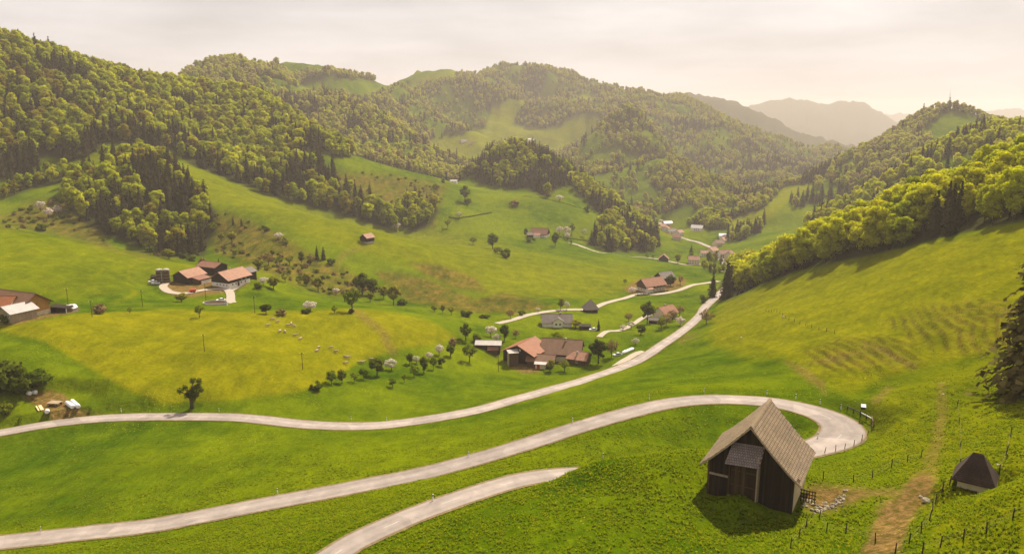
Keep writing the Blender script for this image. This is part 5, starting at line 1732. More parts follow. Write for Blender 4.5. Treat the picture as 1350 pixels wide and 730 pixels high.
VILL = [(893, 317, 9, 9, 4.5, 8.5, -6, T_RED, P_CREAM, 'village house with a dark red hipped roof nearest the stream'), (896, 311, 8, 8, 5, 8, 40, T_PINK, P_WHITE, 'pale village house with salmon roof behind the hipped roof house'),
        (886, 308.5, 10, 8, 4, 7, 20, T_GREY, P_WHITE, 'white village house with a grey roof midway along the village road'), (879, 305.5, 8, 8, 4.6, 7.6, 70, T_ORANGE, P_WHITE, 'white village house with orange roof at the village road bend'),
        (873.5, 302, 9, 8, 4.6, 8, 30, T_PINK, P_CREAM, 'cream house with pink roof in the upper village beside the wood'), (880.5, 297.5, 12, 9, 4, 7, 15, T_PALE, P_CREAM, 'long pale roofed building highest in the village by the wooded knoll'),
        (920, 304.5, 13, 9, 4.5, 8, -25, T_PALE, P_WHITE, 'whitish barn with pale roof standing alone above the village meadow'), (956, 314, 12, 8, 3.6, 6, -8, T_PALE, P_WHITE, 'long low white building above the village church lane'),
        (947, 325, 9, 8, 4.6, 8, 25, T_BROWN, P_CREAM, 'cream house with brown roof at the foot of the spinney'), (953, 321, 9, 8, 4.5, 7.8, 60, T_PINK, P_WHITE, 'white house with salmon roof between spinney and brown roofed house'),
        (960, 317, 8, 8, 4.5, 7.5, 10, T_GREY, P_CREAM, 'cream house with grey roof tucked against the spinney trees'), (940, 335, 10, 9, 4.6, 8, 40, T_PINK, P_CREAM, 'cream house with a broad pink roof beside the village road end'),
        (955, 340, 10, 9, 5, 8.6, 15, T_RED, P_WHITE, 'white gabled house with red roof beside the meadow wood'), (963, 341, 9, 8, 5, 8.4, 60, T_RED, P_CREAM, 'cream gabled house with red roof half hidden by the meadow wood'),
        (929, 338, 7, 7, 4, 6.6, 0, T_PINK, P_WHITE, 'small white house among the poplars along the stream'),
        (611, 188, 12, 9, 4, 7.5, 20, T_GREY, P_WHITE, 'far grey roofed farm on the hazy alp below the mountain'), (622, 190, 9, 8, 3.6, 6.5, -20, T_RED, P_CREAM, 'far red roofed farm building beside the grey roofed alp farm'),
        (572, 208, 11, 9, 4, 7, 0, T_PINK, P_WHITE, 'far salmon roofed house at the edge of the second wooded hill'), (700, 186, 14, 9, 4.5, 7, 10, T_PALE, P_WHITE, 'far white building just above the round wooded knoll')]
for k, (u, v, l_, w_, he, hr, dg, rf_, wm, lab) in enumerate(VILL):
    p = ground(u, v, 1000 if v < 200 else 0)
    house('village_house' if v > 250 else 'alp_house', lab, 'house', 0, 0, l_ * 1.15, w_ * 1.1, he, hr, dg, rf_, wm, ov=.6, ovg=.6, loc=p + Vector((0, w_ / 2, -.3)), hip=3 if k == 0 else 0,
          wins=[('f', q, z_, 1.2, 1.3) for q in (-2.6, 0, 2.6) for z_ in (1.5, 3.6)] if v > 290 else ())
# ------------------------------------------------------------------ single trees, orchards, hedges
def kinds(m, n, rx, z0, nl, sz, lobes, seed, lr=(.11, .19), bite=0.0, trunk_r=.028, core=True, shape=1.0):
    o = []
    for i in range(n):
        c, cs = crown_mesh('crown', seed + i, nl, sz, lobes, m, rx=rx, z0=z0, lobe_r=lr, bite=bite, core=core, shape=shape)
        o.append((c, trunk_mesh('trunk', seed + i, cs, trunk_r, max(.5, z0 + .2), 5, 6)))
    return o


KIND = {
    'round': kinds(M_GREEN, 4, .46, .20, 900, .08, 15, 1000, (.08, .2), .12, core=False),
    'loose': kinds(M_GREEN, 3, .40, .20, 700, .075, 18, 1100, (.07, .13), .2, core=False),
    'tall': kinds(M_GREEN, 3, .30, .14, 1100, .065, 20, 1200, (.08, .14)),
    'dark': kinds(M_DARK, 3, .36, .12, 1100, .072, 17, 1300, (.075, .18), .05),
    'fresh': kinds(M_YLEAF, 3, .42, .18, 900, .080, 17, 1400),
    'blossom': kinds(M_BLOSSOM, 4, .50, .20, 800, .080, 16, 1500, core=False),
    'brown': kinds(M_BROWN, 3, .46, .20, 800, .075, 16, 1600, core=False),
    'shrub': kinds(M_GREEN, 4, .62, -.12, 700, .12, 12, 1700, (.17, .27), 0, .02, shape=.2),
    'darkshrub': kinds(M_DARK, 3, .62, -.12, 700, .12, 12, 1800, (.17, .27), 0, .02, shape=.2),
    'brownshrub': kinds(M_BROWN, 2, .62, -.12, 600, .12, 12, 1900, (.17, .27), 0, .02, shape=.2),
    'poplar': kinds(M_YLEAF, 2, .20, .06, 800, .07, 16, 2000, (.07, .12)),
    'spruce': SPRUCE[1],
}
NAME = {'round': 'fruit_tree', 'loose': 'loose_tree', 'tall': 'tall_tree', 'dark': 'dark_tree', 'fresh': 'spring_tree', 'blossom': 'blossoming_tree', 'brown': 'budding_tree', 'shrub': 'shrub', 'darkshrub': 'shrub', 'brownshrub': 'shrub', 'poplar': 'poplar_tree', 'spruce': 'spruce_tree'}
WID = {'round': .92, 'loose': .80, 'tall': .60, 'dark': .72, 'fresh': .84, 'blossom': 1.0, 'brown': .92, 'shrub': 1.24, 'darkshrub': 1.24, 'brownshrub': 1.24, 'poplar': .4, 'spruce': .36}


def px_m(p):
    return (p.y * CP - (p.z - CAMZ) * SP) / FPX


def tree_at(kind, u, v, h, w, label, group=None):
    p = ground(u, v)
    k = px_m(p)
    H_, W_ = h * k, w * k
    pool = KIND[kind]
    cr, tk = pool[rng.integers(len(pool))]
    cat = 'shrub' if 'shrub' in kind else 'tree'
    wide = float(np.clip(W_ / (H_ * WID[kind]), .6, 2.2))
    return plant(NAME[kind], (p.x, p.y, p.z - .05), H_, cr, tk, rng.uniform(0, 6.28), wide, label, cat, group)


O_ = 'orchard trees between yellow meadow and valley road'
HG = 'shrubs in front of the isolated wood'
GU = 'trees in the brushy gully above the yellow meadow'
ST = 'trees round the cottage by the valley road'
SOLO = [
    ('darkshrub', 417, 514, 13, 18, 'dense dark ball shaped bush at the low end of the orchard row', O_),
    ('round', 437, 506.5, 20, 19, 'broad dull green orchard tree next to the dark ball bush', O_),
    ('tall', 451, 505.5, 21, 14, 'upright orchard tree second along from the dark ball bush', O_),
    ('loose', 467, 503.5, 15, 13, 'small thin leaved orchard tree in a gap of the row', O_),
    ('round', 480, 499.5, 17, 15, 'mid green orchard tree before the largest round orchard tree', O_),
    ('dark', 497, 495.5, 26, 21, 'largest round dark green tree of the orchard row', O_),
    ('blossom', 516, 488, 16, 21, 'wide white blossoming tree next to the largest orchard tree', O_),
    ('dark', 540, 480, 16, 12, 'dark green orchard tree between two blossoming trees', O_),
    ('blossom', 549, 479, 11, 13, 'low blossoming tree behind the dark orchard tree', O_),
    ('loose', 546, 497, 18, 16, 'sparse pale orchard tree leaning over the slope', O_),
    ('tall', 559, 492, 25, 13, 'tall narrow orchard tree in the middle of the row', O_),
    ('round', 571.5, 487, 18, 11, 'slim green orchard tree after the tall narrow one', O_),
    ('dark', 582, 483, 13, 11, 'little dark orchard tree with bare trunk at the upper row end', O_),
    ('round', 517.5, 510, 13, 14, 'small dark umbrella shaped tree standing alone below the orchard row', O_),
    ('loose', 533, 504, 14, 9, 'thin small tree above the umbrella shaped orchard tree', O_),
    ('blossom', 565.5, 474, 11, 12, 'blossoming tree half hidden behind the tall narrow orchard tree', O_),
    ('blossom', 579, 468, 15, 14, 'pinkish blossoming tree above the little dark orchard tree', O_),
    ('tall', 594, 469.5, 16, 13, 'leafy green tree beside the pinkish blossoming tree', O_),
    ('loose', 619, 477.5, 28, 23, 'large yellowish green orchard tree nearest the farm silo', O_),
    ('brownshrub', 598, 456, 12, 14, 'brownish bush above the orchard at the meadow corner', None),
    ('tall', 614, 449, 26, 17, 'tall bushy tree at the corner of the yellow meadow by the farm', None),
    ('shrub', 628, 450, 13, 15, 'green bush between the corner tree and the long grey shed', None),
    ('blossom', 647, 444, 16, 17, 'big white blossoming tree behind the long grey shed', None),
    ('blossom', 655, 450, 11, 14, 'pinkish blossoming tree directly over the grey shed roof', None),
    ('tall', 665, 449, 24, 14, 'upright green tree behind the great barn roof', None),
    ('brown', 680, 446, 13, 12, 'reddish budding tree above the great barn', None),
    ('loose', 735, 452, 17, 19, 'spreading loose tree behind the long brown farmhouse roof', None),
    ('dark', 789, 479, 36, 26, 'big dense tree at the road end of the farmhouse', None),
    ('brown', 806, 471, 26, 18, 'brownish budding tree beside the big dense tree', None),
    ('fresh', 725, 489, 17, 15, 'bright yellow green tree in front of the wood shed', None),
    ('loose', 744, 489, 16, 17, 'pale fruit tree in front of the farmhouse wall', None),
    # gully and terrace
    ('fresh', 360.5, 381, 19, 17, 'fresh green tree on the bank behind the terrace farmhouse', GU),
    ('loose', 376, 372, 14, 12, 'pale thin tree above the terrace farmhouse bank', GU),
    ('fresh', 404, 377, 19, 15, 'bright tree with pointed crown in the gully', GU),
    ('fresh', 419.5, 384, 20, 17, 'broad bright tree at the edge of the gully field', GU),
    ('blossom', 443, 388, 9, 11, 'small cream blossoming bush tree at the gully field edge', GU),
    ('dark', 351, 413.5, 14, 16, 'dark ball crowned tree beside the foot of the white drive', None),
    ('brownshrub', 371.5, 415.5, 9, 17, 'low wide brown bush near the dark ball crowned tree', None),
    ('blossom', 409, 410, 14, 22, 'wide pale yellow blossoming tree on the field above the yellow meadow', None),
    ('darkshrub', 404, 413, 8, 14, 'dark bush at the foot of the wide pale blossoming tree', None),
    ('loose', 441, 413, 11, 11, 'small bare looking tree near the loose brown tree', None),
    ('loose', 464.5, 411, 36, 26, 'tall loose crowned tree with a dark bush at its foot on the meadow crest', None),
    ('darkshrub', 463, 413, 8, 10, 'dark bush at the foot of the tall loose crowned tree', None),
    ('dark', 478, 388, 32, 26, 'dark dense tree in the gully below the brown slope', GU),
    ('dark', 492, 389, 24, 20, 'second dark tree of the gully clump', GU),
    ('fresh', 506, 394, 20, 16, 'light green tree in the gully clump below the brown slope', GU),
    ('fresh', 519, 402, 28, 21, 'bright round tree at the lower end of the gully clump', GU),
    ('tall', 488, 398, 15, 11, 'small green tree in front of the dark gully trees', GU),
    ('darkshrub', 530, 402, 9, 16, 'dark undergrowth bush beside the bright gully tree', GU),
    ('spruce', 418, 342, 18, 8, 'first of two dark spruces standing together on the brown bank', 'pair of dark spruces on the brown bank'),
    ('spruce', 426.5, 342, 17, 8, 'second of two dark spruces standing together, lower one nearer the hut', 'pair of dark spruces on the brown bank'),
    ('shrub', 437, 349, 10, 12, 'dull green bush beside the two dark spruces', GU),
    ('brown', 354, 350, 17, 17, 'pale brownish tree in the row below the wooded bank', GU),
    ('loose', 369, 350, 14, 13, 'thin tree in the row leading to the two dark spruces', GU),
    ('loose', 382, 349, 15, 13, 'grey green tree midway in the row to the two spruces', GU),
    ('dark', 398, 348, 18, 10, 'dark narrow tree in the row next to the two spruces', GU),
    ('brown', 410, 347, 14, 12, 'budding tree just before the two dark spruces', GU),
    ('fresh', 341, 355, 16, 16, 'yellow green tree at the start of the row behind the farm', GU),
    ('blossom', 347, 376, 12, 14, 'cream blossoming tree behind the machine shed', GU),
    ('loose', 334, 366, 14, 16, 'spreading tree right behind the machine shed roof', GU),
    ('shrub', 340, 380, 10, 13, 'bush on the bank beyond the machine shed', GU),
    ('loose', 388, 268, 20, 14, 'pale blossom flecked tree at the edge of the long wooded hill', None),
    ('blossom', 367, 315, 9, 14, 'white blossoming tree on the upper edge of the brushy bank', None),
    ('darkshrub', 351, 305, 8, 9, 'small dark bush on the upper edge of the brushy bank', None),
    ('fresh', 573, 410.5, 9, 11, 'small green bush tree first in the row under the brown slope', 'hedge row under the brown slope'),
    ('fresh', 583.5, 413, 13, 8, 'pale upright tree in the row under the brown slope', 'hedge row under the brown slope'),
    ('loose', 595, 415, 13, 10, 'thin tree in the middle of the row under the brown slope', 'hedge row under the brown slope'),
    ('darkshrub', 615, 417.5, 10, 19, 'wide dark bush in the row under the brown slope', 'hedge row under the brown slope'),
    ('darkshrub', 638, 419, 6, 18, 'low dark hedge end in the row under the brown slope', 'hedge row under the brown slope'),
    ('brown', 673, 420, 13, 11, 'brown budding tree beside the farm lane near the brown slope', None),
    ('shrub', 688, 416, 9, 10, 'green bush on the farm lane beside the brown budding tree', None),
    ('blossom', 709, 411, 6, 7, 'tiny blossoming tree beside the farm lane', None),
    ('blossom', 523.5, 303, 10, 10, 'white blossoming tree below the small gully wood', None),
    ('round', 623.6, 322, 10, 11, 'lone pale tree with bare stem on the open sunny spur', None),
    ('tall', 649.5, 328, 22, 17, 'bushy tree on the spur above two round bushes', None),
    ('shrub', 656, 334, 11, 13, 'round bush right below the bushy spur tree', None),
    ('shrub', 666, 340, 14, 15, 'rounder paler bush lowest below the bushy spur tree', None),
    ('loose', 590.5, 300, 13, 10, 'thin green tree at the end of the dark ditch line', None),
    ('blossom', 605.5, 287, 8, 10, 'white blossoming tree on the dark ditch line', None),
    ('tall', 613, 266, 23, 15, 'green tree clump on the saddle slope above the ditch', None),
    ('shrub', 617, 270, 11, 11, 'pale bush at the foot of the saddle slope tree', None),
    ('shrub', 585, 241, 7, 7, 'small bush on the ridge near the tiny white hut', None),
    ('shrub', 575, 249, 8, 10, 'brownish bush below the ridge near the tiny white hut', None),
    ('brownshrub', 678, 272, 9, 15, 'brown bush on the hollow below the round knoll wood', None),
    # across the valley
    ('dark', 732, 324, 19, 12, 'dark tree in front of the isolated red roofed farmhouse', None),
    ('blossom', 738, 309, 11, 11, 'white fruit tree nearest the isolated farmhouse', 'small orchard of the isolated farmhouse'),
    ('blossom', 747, 310, 12, 12, 'white fruit tree in the middle of the small upper orchard', 'small orchard of the isolated farmhouse'),
    ('loose', 754, 308, 14, 12, 'greenish fruit tree at the far end of the small upper orchard', 'small orchard of the isolated farmhouse'),
    ('blossom', 748, 316, 10, 10, 'lowest white fruit tree of the small upper orchard', 'small orchard of the isolated farmhouse'),
    ('shrub', 699, 319, 8, 13, 'round bush below the isolated red roofed farmhouse', None),
    ('dark', 693, 312, 12, 6, 'dark narrow tree at the barn end of the isolated farmhouse', None),
    ('loose', 752.5, 324, 9, 6, 'small stem tree beside the start of the hamlet lane', None),
    ('blossom', 770, 312, 11, 8, 'white blossoming tree at the tip of the knoll wood', None),
    ('shrub', 774.5, 280, 12, 9, 'green bush on the wall line below the knoll wood', None),
    ('blossom', 737.5, 265, 8, 12, 'white blossoming bush on the slope under the knoll wood', None),
    ('fresh', 739, 408.5, 17, 12, 'bright young tree beside the farm lane next to a blossoming one', None),
    ('blossom', 747, 408.5, 12, 9, 'white blossoming tree on the farm lane near the granary', None),
    ('fresh', 759, 431.5, 11, 17, 'yellow bush in front of the grey roofed house', None),
    ('spruce', 789, 436, 16, 5, 'slender single conifer beside the white car', None),
    ('dark', 853, 427, 33, 19, 'tallest dark green tree of the cottage garden', ST),
    ('dark', 845, 441, 15, 15, 'dark ball crowned tree with visible stem below the tallest garden tree', ST),
    ('round', 872, 434, 18, 16, 'green egg shaped tree in front of the cottage', ST),
    ('blossom', 821, 435, 8, 10, 'low white blossoming tree by the field lane', ST),
    ('blossom', 832, 433.5, 11, 11, 'white blossoming tree between lane and tallest garden tree', ST),
    ('brown', 829, 424, 13, 13, 'brownish bush tree behind the white lane blossoms', ST),
    ('blossom', 838, 455, 10, 12, 'pinkish blossoming tree above the long white silage tube', None),
    ('blossom', 897, 429, 13, 15, 'cream blossoming tree between cottage and valley road', ST),
    ('brown', 886, 424, 17, 14, 'tan budding tree leaning over the cottage roof', ST),
    ('brown', 896, 417, 16, 15, 'feathery tan tree behind the cream blossoming tree', ST),
    ('brown', 931, 427, 21, 21, 'broad brown budding tree beside the valley road casting shade', None),
    ('dark', 884, 376.5, 16, 14, 'dense green tree at the end of the orange roofed farmhouse', None),
    ('brown', 897, 375, 13, 9, 'brownish tree beside the lane fork at the orange roofed farmhouse', None),
    ('round', 824, 374, 7, 6, 'small green tree at the yard edge of the orange roofed farmhouse', None),
    ('blossom', 834, 386, 8, 13, 'pale bush below the white gable of the orange roofed farmhouse', None),
    ('shrub', 926.5, 399, 12, 12, 'green bush beside the valley road before the meadow wood', None),
    ('spruce', 939, 392, 32, 15, 'dark spruce where the valley road passes the meadow wood', None),
    ('round', 911.6, 339, 8, 6, 'small tree on the slope over the cream salmon roofed house', None),
    ('tall', 933.5, 347, 16, 8, 'narrow green tree beside the small field shed', None),
    ('fresh', 893.5, 347, 14, 10, 'yellow flowering tree between brown barn and cream house', None),
    ('loose', 853, 341, 7, 6, 'first small lane tree before the brown barn', None),
    ('loose', 861, 341.5, 7, 7, 'second small lane tree before the brown barn', None),
    ('poplar', 944, 346, 17, 5, 'tall slim poplar beside the stream houses', None),
    ('poplar', 950, 352, 18, 5, 'slim poplar lower down the stream beside the red roofs', None),
    ('spruce', 911, 336, 13, 6, 'dark little spruce above the cream salmon roofed house', None),
    ('brown', 878, 430, 18, 20, 'spreading tan tree in front of the cottage roof', ST),
    # terrace of the white drive and the edge of the isolated wood
    ('shrub', 196, 332, 13, 15, 'bright round bush first in front of the isolated wood', HG),
    ('fresh', 223, 341, 14, 19, 'big yellow green bush tree in front of the isolated wood', HG),
    ('shrub', 241, 342, 12, 12, 'dull bush second along from the big yellow green one', HG),
    ('shrub', 254, 344, 10, 16, 'low wide bush near the end of the isolated wood', HG),
    ('brownshrub', 267, 349, 10, 13, 'tan bush last in line before the farmhouse roof', HG),
    ('spruce', 289, 356, 15, 7, 'dark spruce standing behind the farmhouse ridge', None),
    ('blossom', 54, 279, 15, 13, 'upper white blossoming tree on the brushy slope beside the isolated wood', None),
    ('blossom', 64, 287, 14, 14, 'lower white blossoming tree on the brushy slope beside the isolated wood', None),
    ('blossom', 77, 283, 13, 13, 'greyish blossoming tree nearest the isolated wood', None),
    ('shrub', 56, 304, 10, 15, 'yellow green bush on the brow below the blossoming trees', None),
    ('spruce', 307.5, 296, 10, 5, 'upper of two tiny spruces on the sunny spur edge', 'two tiny spruces on the sunny spur edge'),
    ('spruce', 318.5, 298, 10, 5, 'lower of two tiny spruces on the sunny spur edge', 'two tiny spruces on the sunny spur edge'),
    ('fresh', 292, 318, 13, 9, 'slim light tree below the two tiny spruces', None),
    ('fresh', 305.5, 319, 15, 15, 'round light green tree below the two tiny spruces', None),
    ('loose', 280, 305, 12, 14, 'loose tree at the corner of the isolated wood', None),
    ('fresh', 239.5, 398, 13, 18, 'yellow green tree beside the white yard of the terrace farm', None),
    ('loose', 263, 419, 20, 15, 'straggly leaning tree below the slurry pit', None),
    ('brownshrub', 132, 413, 14, 22, 'wide tan flowering bush near the ochre barn', None),
    ('loose', 171.5, 413, 9, 9, 'tiny bare tree on the crest of the yellow meadow', None),
    ('darkshrub', 6.5, 426, 14, 13, 'dark bush in front of the low wagon shed', None),
    # by the bale yard
    ('darkshrub', 2, 514, 46, 60, 'large dark thicket at the end of the bale yard', 'thicket beside the bale yard'),
    ('darkshrub', 27, 518, 40, 44, 'dark bush of the thicket nearest the two white bales', 'thicket beside the bale yard'),
    ('shrub', 52, 508, 24, 38, 'lighter low bush of the thicket behind the bale yard', 'thicket beside the bale yard'),
    ('shrub', 8, 545, 16, 22, 'yellowish low bush below the thicket on the road bank', 'thicket beside the bale yard'),
]
for t_ in SOLO:
    tree_at(*t_)

# the gnarled tree by the valley road
p = ground(253, 538)
k = px_m(p)
gn = empty('gnarled_tree', p, 0.4, 'solitary gnarled dark tree with stubby limbs beside the valley road', 'tree')
Ht = 41 * k
gn.scale = (Ht, Ht, Ht)
limbs = [((0, 0, .30), (-.10, .02, .45), (-.30, .05, .62)), ((0, 0, .34), (-.06, -.05, .55), (-.16, -.08, .74)), ((.01, 0, .36), (.05, .03, .62), (.10, .04, .92)),
         ((.02, 0, .33), (.14, -.02, .5), (.26, -.06, .72)), ((.02, 0, .30), (.16, .04, .42), (.30, .08, .55)), ((.03, .0, .40), (.15, .02, .68), (.28, .0, .88))]
mb = MB().tube([(0, 0, -.06), (.01, 0, .12), (.0, 0, .3), (.02, 0, .45)], [.075, .06, .055, .03], 8)
cs = []
for a_, b_, c_ in limbs:
    mb.tube([a_, b_, c_], [.035, .026, .012], 5)
    cs += [b_, c_]
mb.build('trunk', M_BARK, gn, True)
rg = np.random.default_rng(5)
cs = np.array(cs + [(.0, .0, .42), (.03, .02, .55), (-.02, .03, .5), (.05, 0, .3)])
n_ = 1900
li = rg.integers(len(cs), size=n_)
d_ = unit(rg.normal(size=(n_, 3)))
pos = cs[li] + d_ * rg.uniform(.03, .115, (n_, 1))
V = leaf_quads(pos, unit(d_ + rg.normal(size=d_.shape) * .4), .05, rg)
link('crown', mesh_np('gnarled_crown', V, np.arange(len(V)).reshape(-1, 4), M_DARK), gn)

# the big spruce at the edge of the view: long hanging boughs
p = ground(1358, 514)
k = px_m(p)
bs = empty('spruce_tree', (p.x, p.y, p.z - .3), 1.0, 'great dark spruce with hanging boughs on the steep pasture', 'tree')
Hs = 265 * k
bs.scale = (Hs * 1.25, Hs * 1.25, Hs)
M_SPR2 = leaf_mat('old_spruce_needles', [(0.075, 0.062, 0.016), (0.105, 0.082, 0.024)], 0.15, .6)
MB().tube([(0, 0, -.05), (0, 0, .95)], [.02, .003], 8).build('trunk', M_BARK, bs, True)
link('crown', conifer_mesh('great_spruce_crown', 77, 36, 13, 11, M_SPR2, .235, .05, .60, .033, .55, .16), bs)


# dark lines of old walls and ditches grown over
def hedge(pts_px, label, hgt, m, name='hedge'):
    ps = [ground(*q) for q in pts_px]
    c = ps[len(ps) // 2]
    e = empty(name, c, 0, label, 'hedge')
    rg = np.random.default_rng(len(pts_px) * 7)
    P, Nn = [], []
    for a_, b_ in zip(ps[:-1], ps[1:]):
        for _ in range(int((b_ - a_).length * 14)):
            t = rg.random()
            q = a_.lerp(b_, t)
            d = unit(rg.normal(size=3)); d[2] = abs(d[2])
            P.append(np.array(q - c) + d * np.array([hgt * .8, hgt * .8, hgt]) * rg.uniform(.5, 1.0)); Nn.append(d)
    V = leaf_quads(np.array(P), unit(np.array(Nn) + rg.normal(size=(len(P), 3)) * .4), .55 * hgt, rg)
    link('foliage', mesh_np(name, V, np.arange(len(V)).reshape(-1, 4), m), e)


hedge([(592, 287), (605, 288), (620, 286), (635, 283), (648, 281)], 'dark winding ditch growth below the saddle slope', 1.5, M_DARK)
hedge([(690, 259), (720, 263), (750, 270), (788, 282)], 'long dark wall line sloping under the knoll wood', 1.2, M_DARK)
hedge([(730, 312), (755, 315), (775, 318)], 'dark hedge beside the upper orchard', 1.4, M_DARK)
hedge([(838, 390), (850, 389), (866, 387), (880, 384)], 'clipped dark hedge in front of the orange roofed farmhouse', 1.5, M_DARK)
hedge([(742, 432), (752, 433.5), (762, 434)], 'garden hedge between the grey roofed house and carport', 1.0, M_GREEN)


# ---- rough growth on the brushy banks: low bushes nobody would count
SCR = []
for poly, d0, d1, sp in ((SCRUB[0], 380, 520, 6.5), (SCRUB[1], 300, 520, 6.0), (SCRUB[2], 640, 760, 9.0)):
    us = [q[0] for q in poly]
    xs, ys = np.meshgrid(np.arange((min(us) - 700) * d1 * S / 980, max((max(us) - 660) * d0 * S / 980, (min(us) - 700) * d1 * S / 980 + 60), sp), np.arange(d0 * S, d1 * S, sp))
    xs = (xs + rng.uniform(-.5, .5, xs.shape) * sp).ravel(); ys = (ys + rng.uniform(-.5, .5, ys.shape) * sp).ravel()
    zs = bil(GZ, xs, ys)
    u, v, D = PX(np.stack([xs, ys, zs], -1))
    ok = inside(poly, u, v) & (fbm(xs / 18, ys / 18, 3) > .5) & (bil(COV[..., 2], xs, ys) < .3) & (bil(COV[..., 3], xs, ys) < .2) & (bil(ROADDIST, xs, ys) > 4)
    for i in np.flatnonzero(ok):
        SCR.append((xs[i], ys[i], zs[i], rng.uniform(1.2, 3.4), False, 0, D[i]))
print('scrub', len(SCR))
SCK = {0: KIND['brownshrub'] + KIND['shrub'], 1: KIND['brownshrub'] + KIND['shrub'], 2: KIND['brownshrub'] + KIND['shrub']}
forest_stuff('undergrowth', SCR, SCK, '')
# ------------------------------------------------------------------ roadside posts, fences, rail
NEARP = lambda u, v: ground(u, v)
dl = empty('delineator_post', (0, 0, 0), 0)
MB().prism([(-.06, -.05), (.06, -.05), (.05, .05), (-.05, .05)], -.4, 1.0, 'z').build('post', WHITE_P, dl)
MB().box(-.064, .064, -.055, .055, .72, .92).build('band', BLACK_P, dl)
MB().box(-.03, .03, -.062, -.054, .77, .88).build('reflector', STEEL, dl)
DEL = [(54.4, 701, 'white marker post at the lowest stretch of the upper road'), (366, 650, 'white marker post midway along the lower straight of the upper road'), (618, 602, 'white marker post above the middle of the upper road straight'),
       (755, 557, 'white marker post where the upper road starts to bend'), (571, 660, 'tall white marker post on the bank of the road stub below'), (510, 554.5, 'white marker post on the valley road below the orchard'),
       (856, 526.5, 'white marker post at the entry of the hairpin curve'), (928, 517, 'white marker post at the top of the hairpin curve'), (1011, 520, 'white marker post just behind the barn ridge'),
       (1049, 525.5, 'white marker post past the barn ridge on the outer curve'), (1081, 532.5, 'second white marker post past the barn ridge on the outer curve'), (1108.5, 539.5, 'white marker post just before the guard rail'),
       (1078, 577, 'white marker post on the grass inside the hairpin'), (160, 542.5, 'white marker post on the valley road near the bale yard'), (289, 542.5, 'white marker post on the valley road beside the gnarled tree'), (795, 604, 'white marker post peeping over the grassy brow'),
       (463, 553, 'white marker post on the valley road below the ball shaped bush')]
for i, (u, v, lab) in enumerate(DEL):
    o = dl if i == 0 else copy_tree(dl)
    o.location = ground(u, v); o.rotation_euler = (0, 0, random.uniform(-.5, .5)); o.scale = (1.25, 1.25, 1.12)
    tag(o, lab, 'marker post', 'white marker posts along the roads')

post_me = [MB().tube([(0, 0, -.4), (random.uniform(-.05, .05), random.uniform(-.05, .05), 1.25)], [.075, .06], 6).mesh('post', W_DARK) for _ in range(4)]


def fence(name, label, pts_px, wires=(.5, 1.0), step=0, rail=None, hscale=1.0):
    ps = [ground(*q) for q in pts_px]
    c = ps[0]
    e = empty(name, c, 0, label, 'fence')
    q = ps
    if step:
        q = []
        for a_, b_ in zip(ps[:-1], ps[1:]):
            n = max(1, int((b_ - a_).length / step))
            q += [a_.lerp(b_, i / n) for i in range(n)]
        q.append(ps[-1])
    q = [Vector((w.x, w.y, H(w.x, w.y))) for w in q]
    for w in q:
        o = link('post', random.choice(post_me), e, w - c)
        o.rotation_euler = (random.uniform(-.09, .09), random.uniform(-.09, .09), random.uniform(0, 3)); o.scale = (1, 1, hscale * random.uniform(.9, 1.1))
    mb = MB()
    for z in wires:
        mb.tube([w - c + Vector((0, 0, z * hscale)) for w in q], .006, 3)
    if wires:
        mb.build('wire', W_GREY, e)
    if rail:
        for z in rail:
            for a_, b_ in zip(q[:-1], q[1:]):
                MB().tube([a_ - c + Vector((0, 0, z)), b_ - c + Vector((0, 0, z))], .06, 5).build('rail', W_GREY, e)
    return e


fence('pasture_fence', 'wire fence on slanting posts round the outside of the hairpin', [(1070, 600.5), (1087, 597), (1101.5, 595), (1113.4, 591.5), (1125.5, 587.5), (1136, 581), (1143.5, 574), (1151.5, 563)])
fence('pasture_fence', 'wire fence crossing the grass above the muddy pen', [(1085, 632), (1125, 636), (1150, 631), (1175, 616), (1196, 609), (1214, 602)])
fence('pasture_fence', 'wire fence on the grass below the old barn', [(1042, 722), (1053, 709), (1062.5, 694.5), (1080, 682), (1089.7, 700.5), (1115, 703), (1153.8, 716)])
fence('pasture_fence', 'wire fence along the far side of the dirt track towards the hut', [(1180, 729), (1198, 718), (1214.2, 702), (1225, 686), (1229.5, 673), (1233.4, 661.5), (1241.6, 648.5), (1251.7, 639), (1265.6, 617), (1266, 590), (1264.5, 560), (1262, 535)])
fence('pasture_fence', 'wire fence below the cream hut at the lower pasture corner', [(1216, 730), (1239.7, 721), (1270, 711.5), (1300.5, 702), (1335, 684), (1352, 676)])
fence('pasture_fence', 'row of fence posts climbing past the shingle hut', [(1317, 625), (1326, 600), (1332, 575)])
fence('pasture_fence', 'thin fence along the crest of the steep olive meadow seam', [(1010, 411), (1040, 422), (1070, 432), (1100, 440)], step=6)
p = ground(1117, 540.5)
gr = empty('guard_rail', p, 0, 'dark guard rail with pale end section at the apex of the hairpin', 'guard rail')
q = [ground(u, v) for u, v in ((1117, 540.5), (1125, 544), (1134, 548), (1142, 552), (1149, 556))]
for w in q:
    MB().box(-.07, .07, -.07, .07, -.4, .95).build('post', BLACK_P, gr, loc=w - p)
MB().tube([w - p + Vector((0, 0, .8)) for w in q[:3]], .09, 6).build('rail', BLACK_P, gr)
MB().tube([w - p + Vector((0, 0, .8)) for w in q[2:]], .09, 6).build('rail', WHITE_P, gr)
p = ground(1149.5, 559)
pg = empty('field_gate', p, R(70), 'weathered plank field gate at the end of the guard rail', 'gate')
for k in range(6):
    MB().box(-1.3 + k * .44, -1.3 + k * .44 + .36, -.03, .03, .1, 1.3).build('plank', W_GREY, pg)
MB().box(-1.4, 1.3, .03, .09, .35, .5).box(-1.4, 1.3, .03, .09, .95, 1.1).build('ledge', W_BROWN, pg)
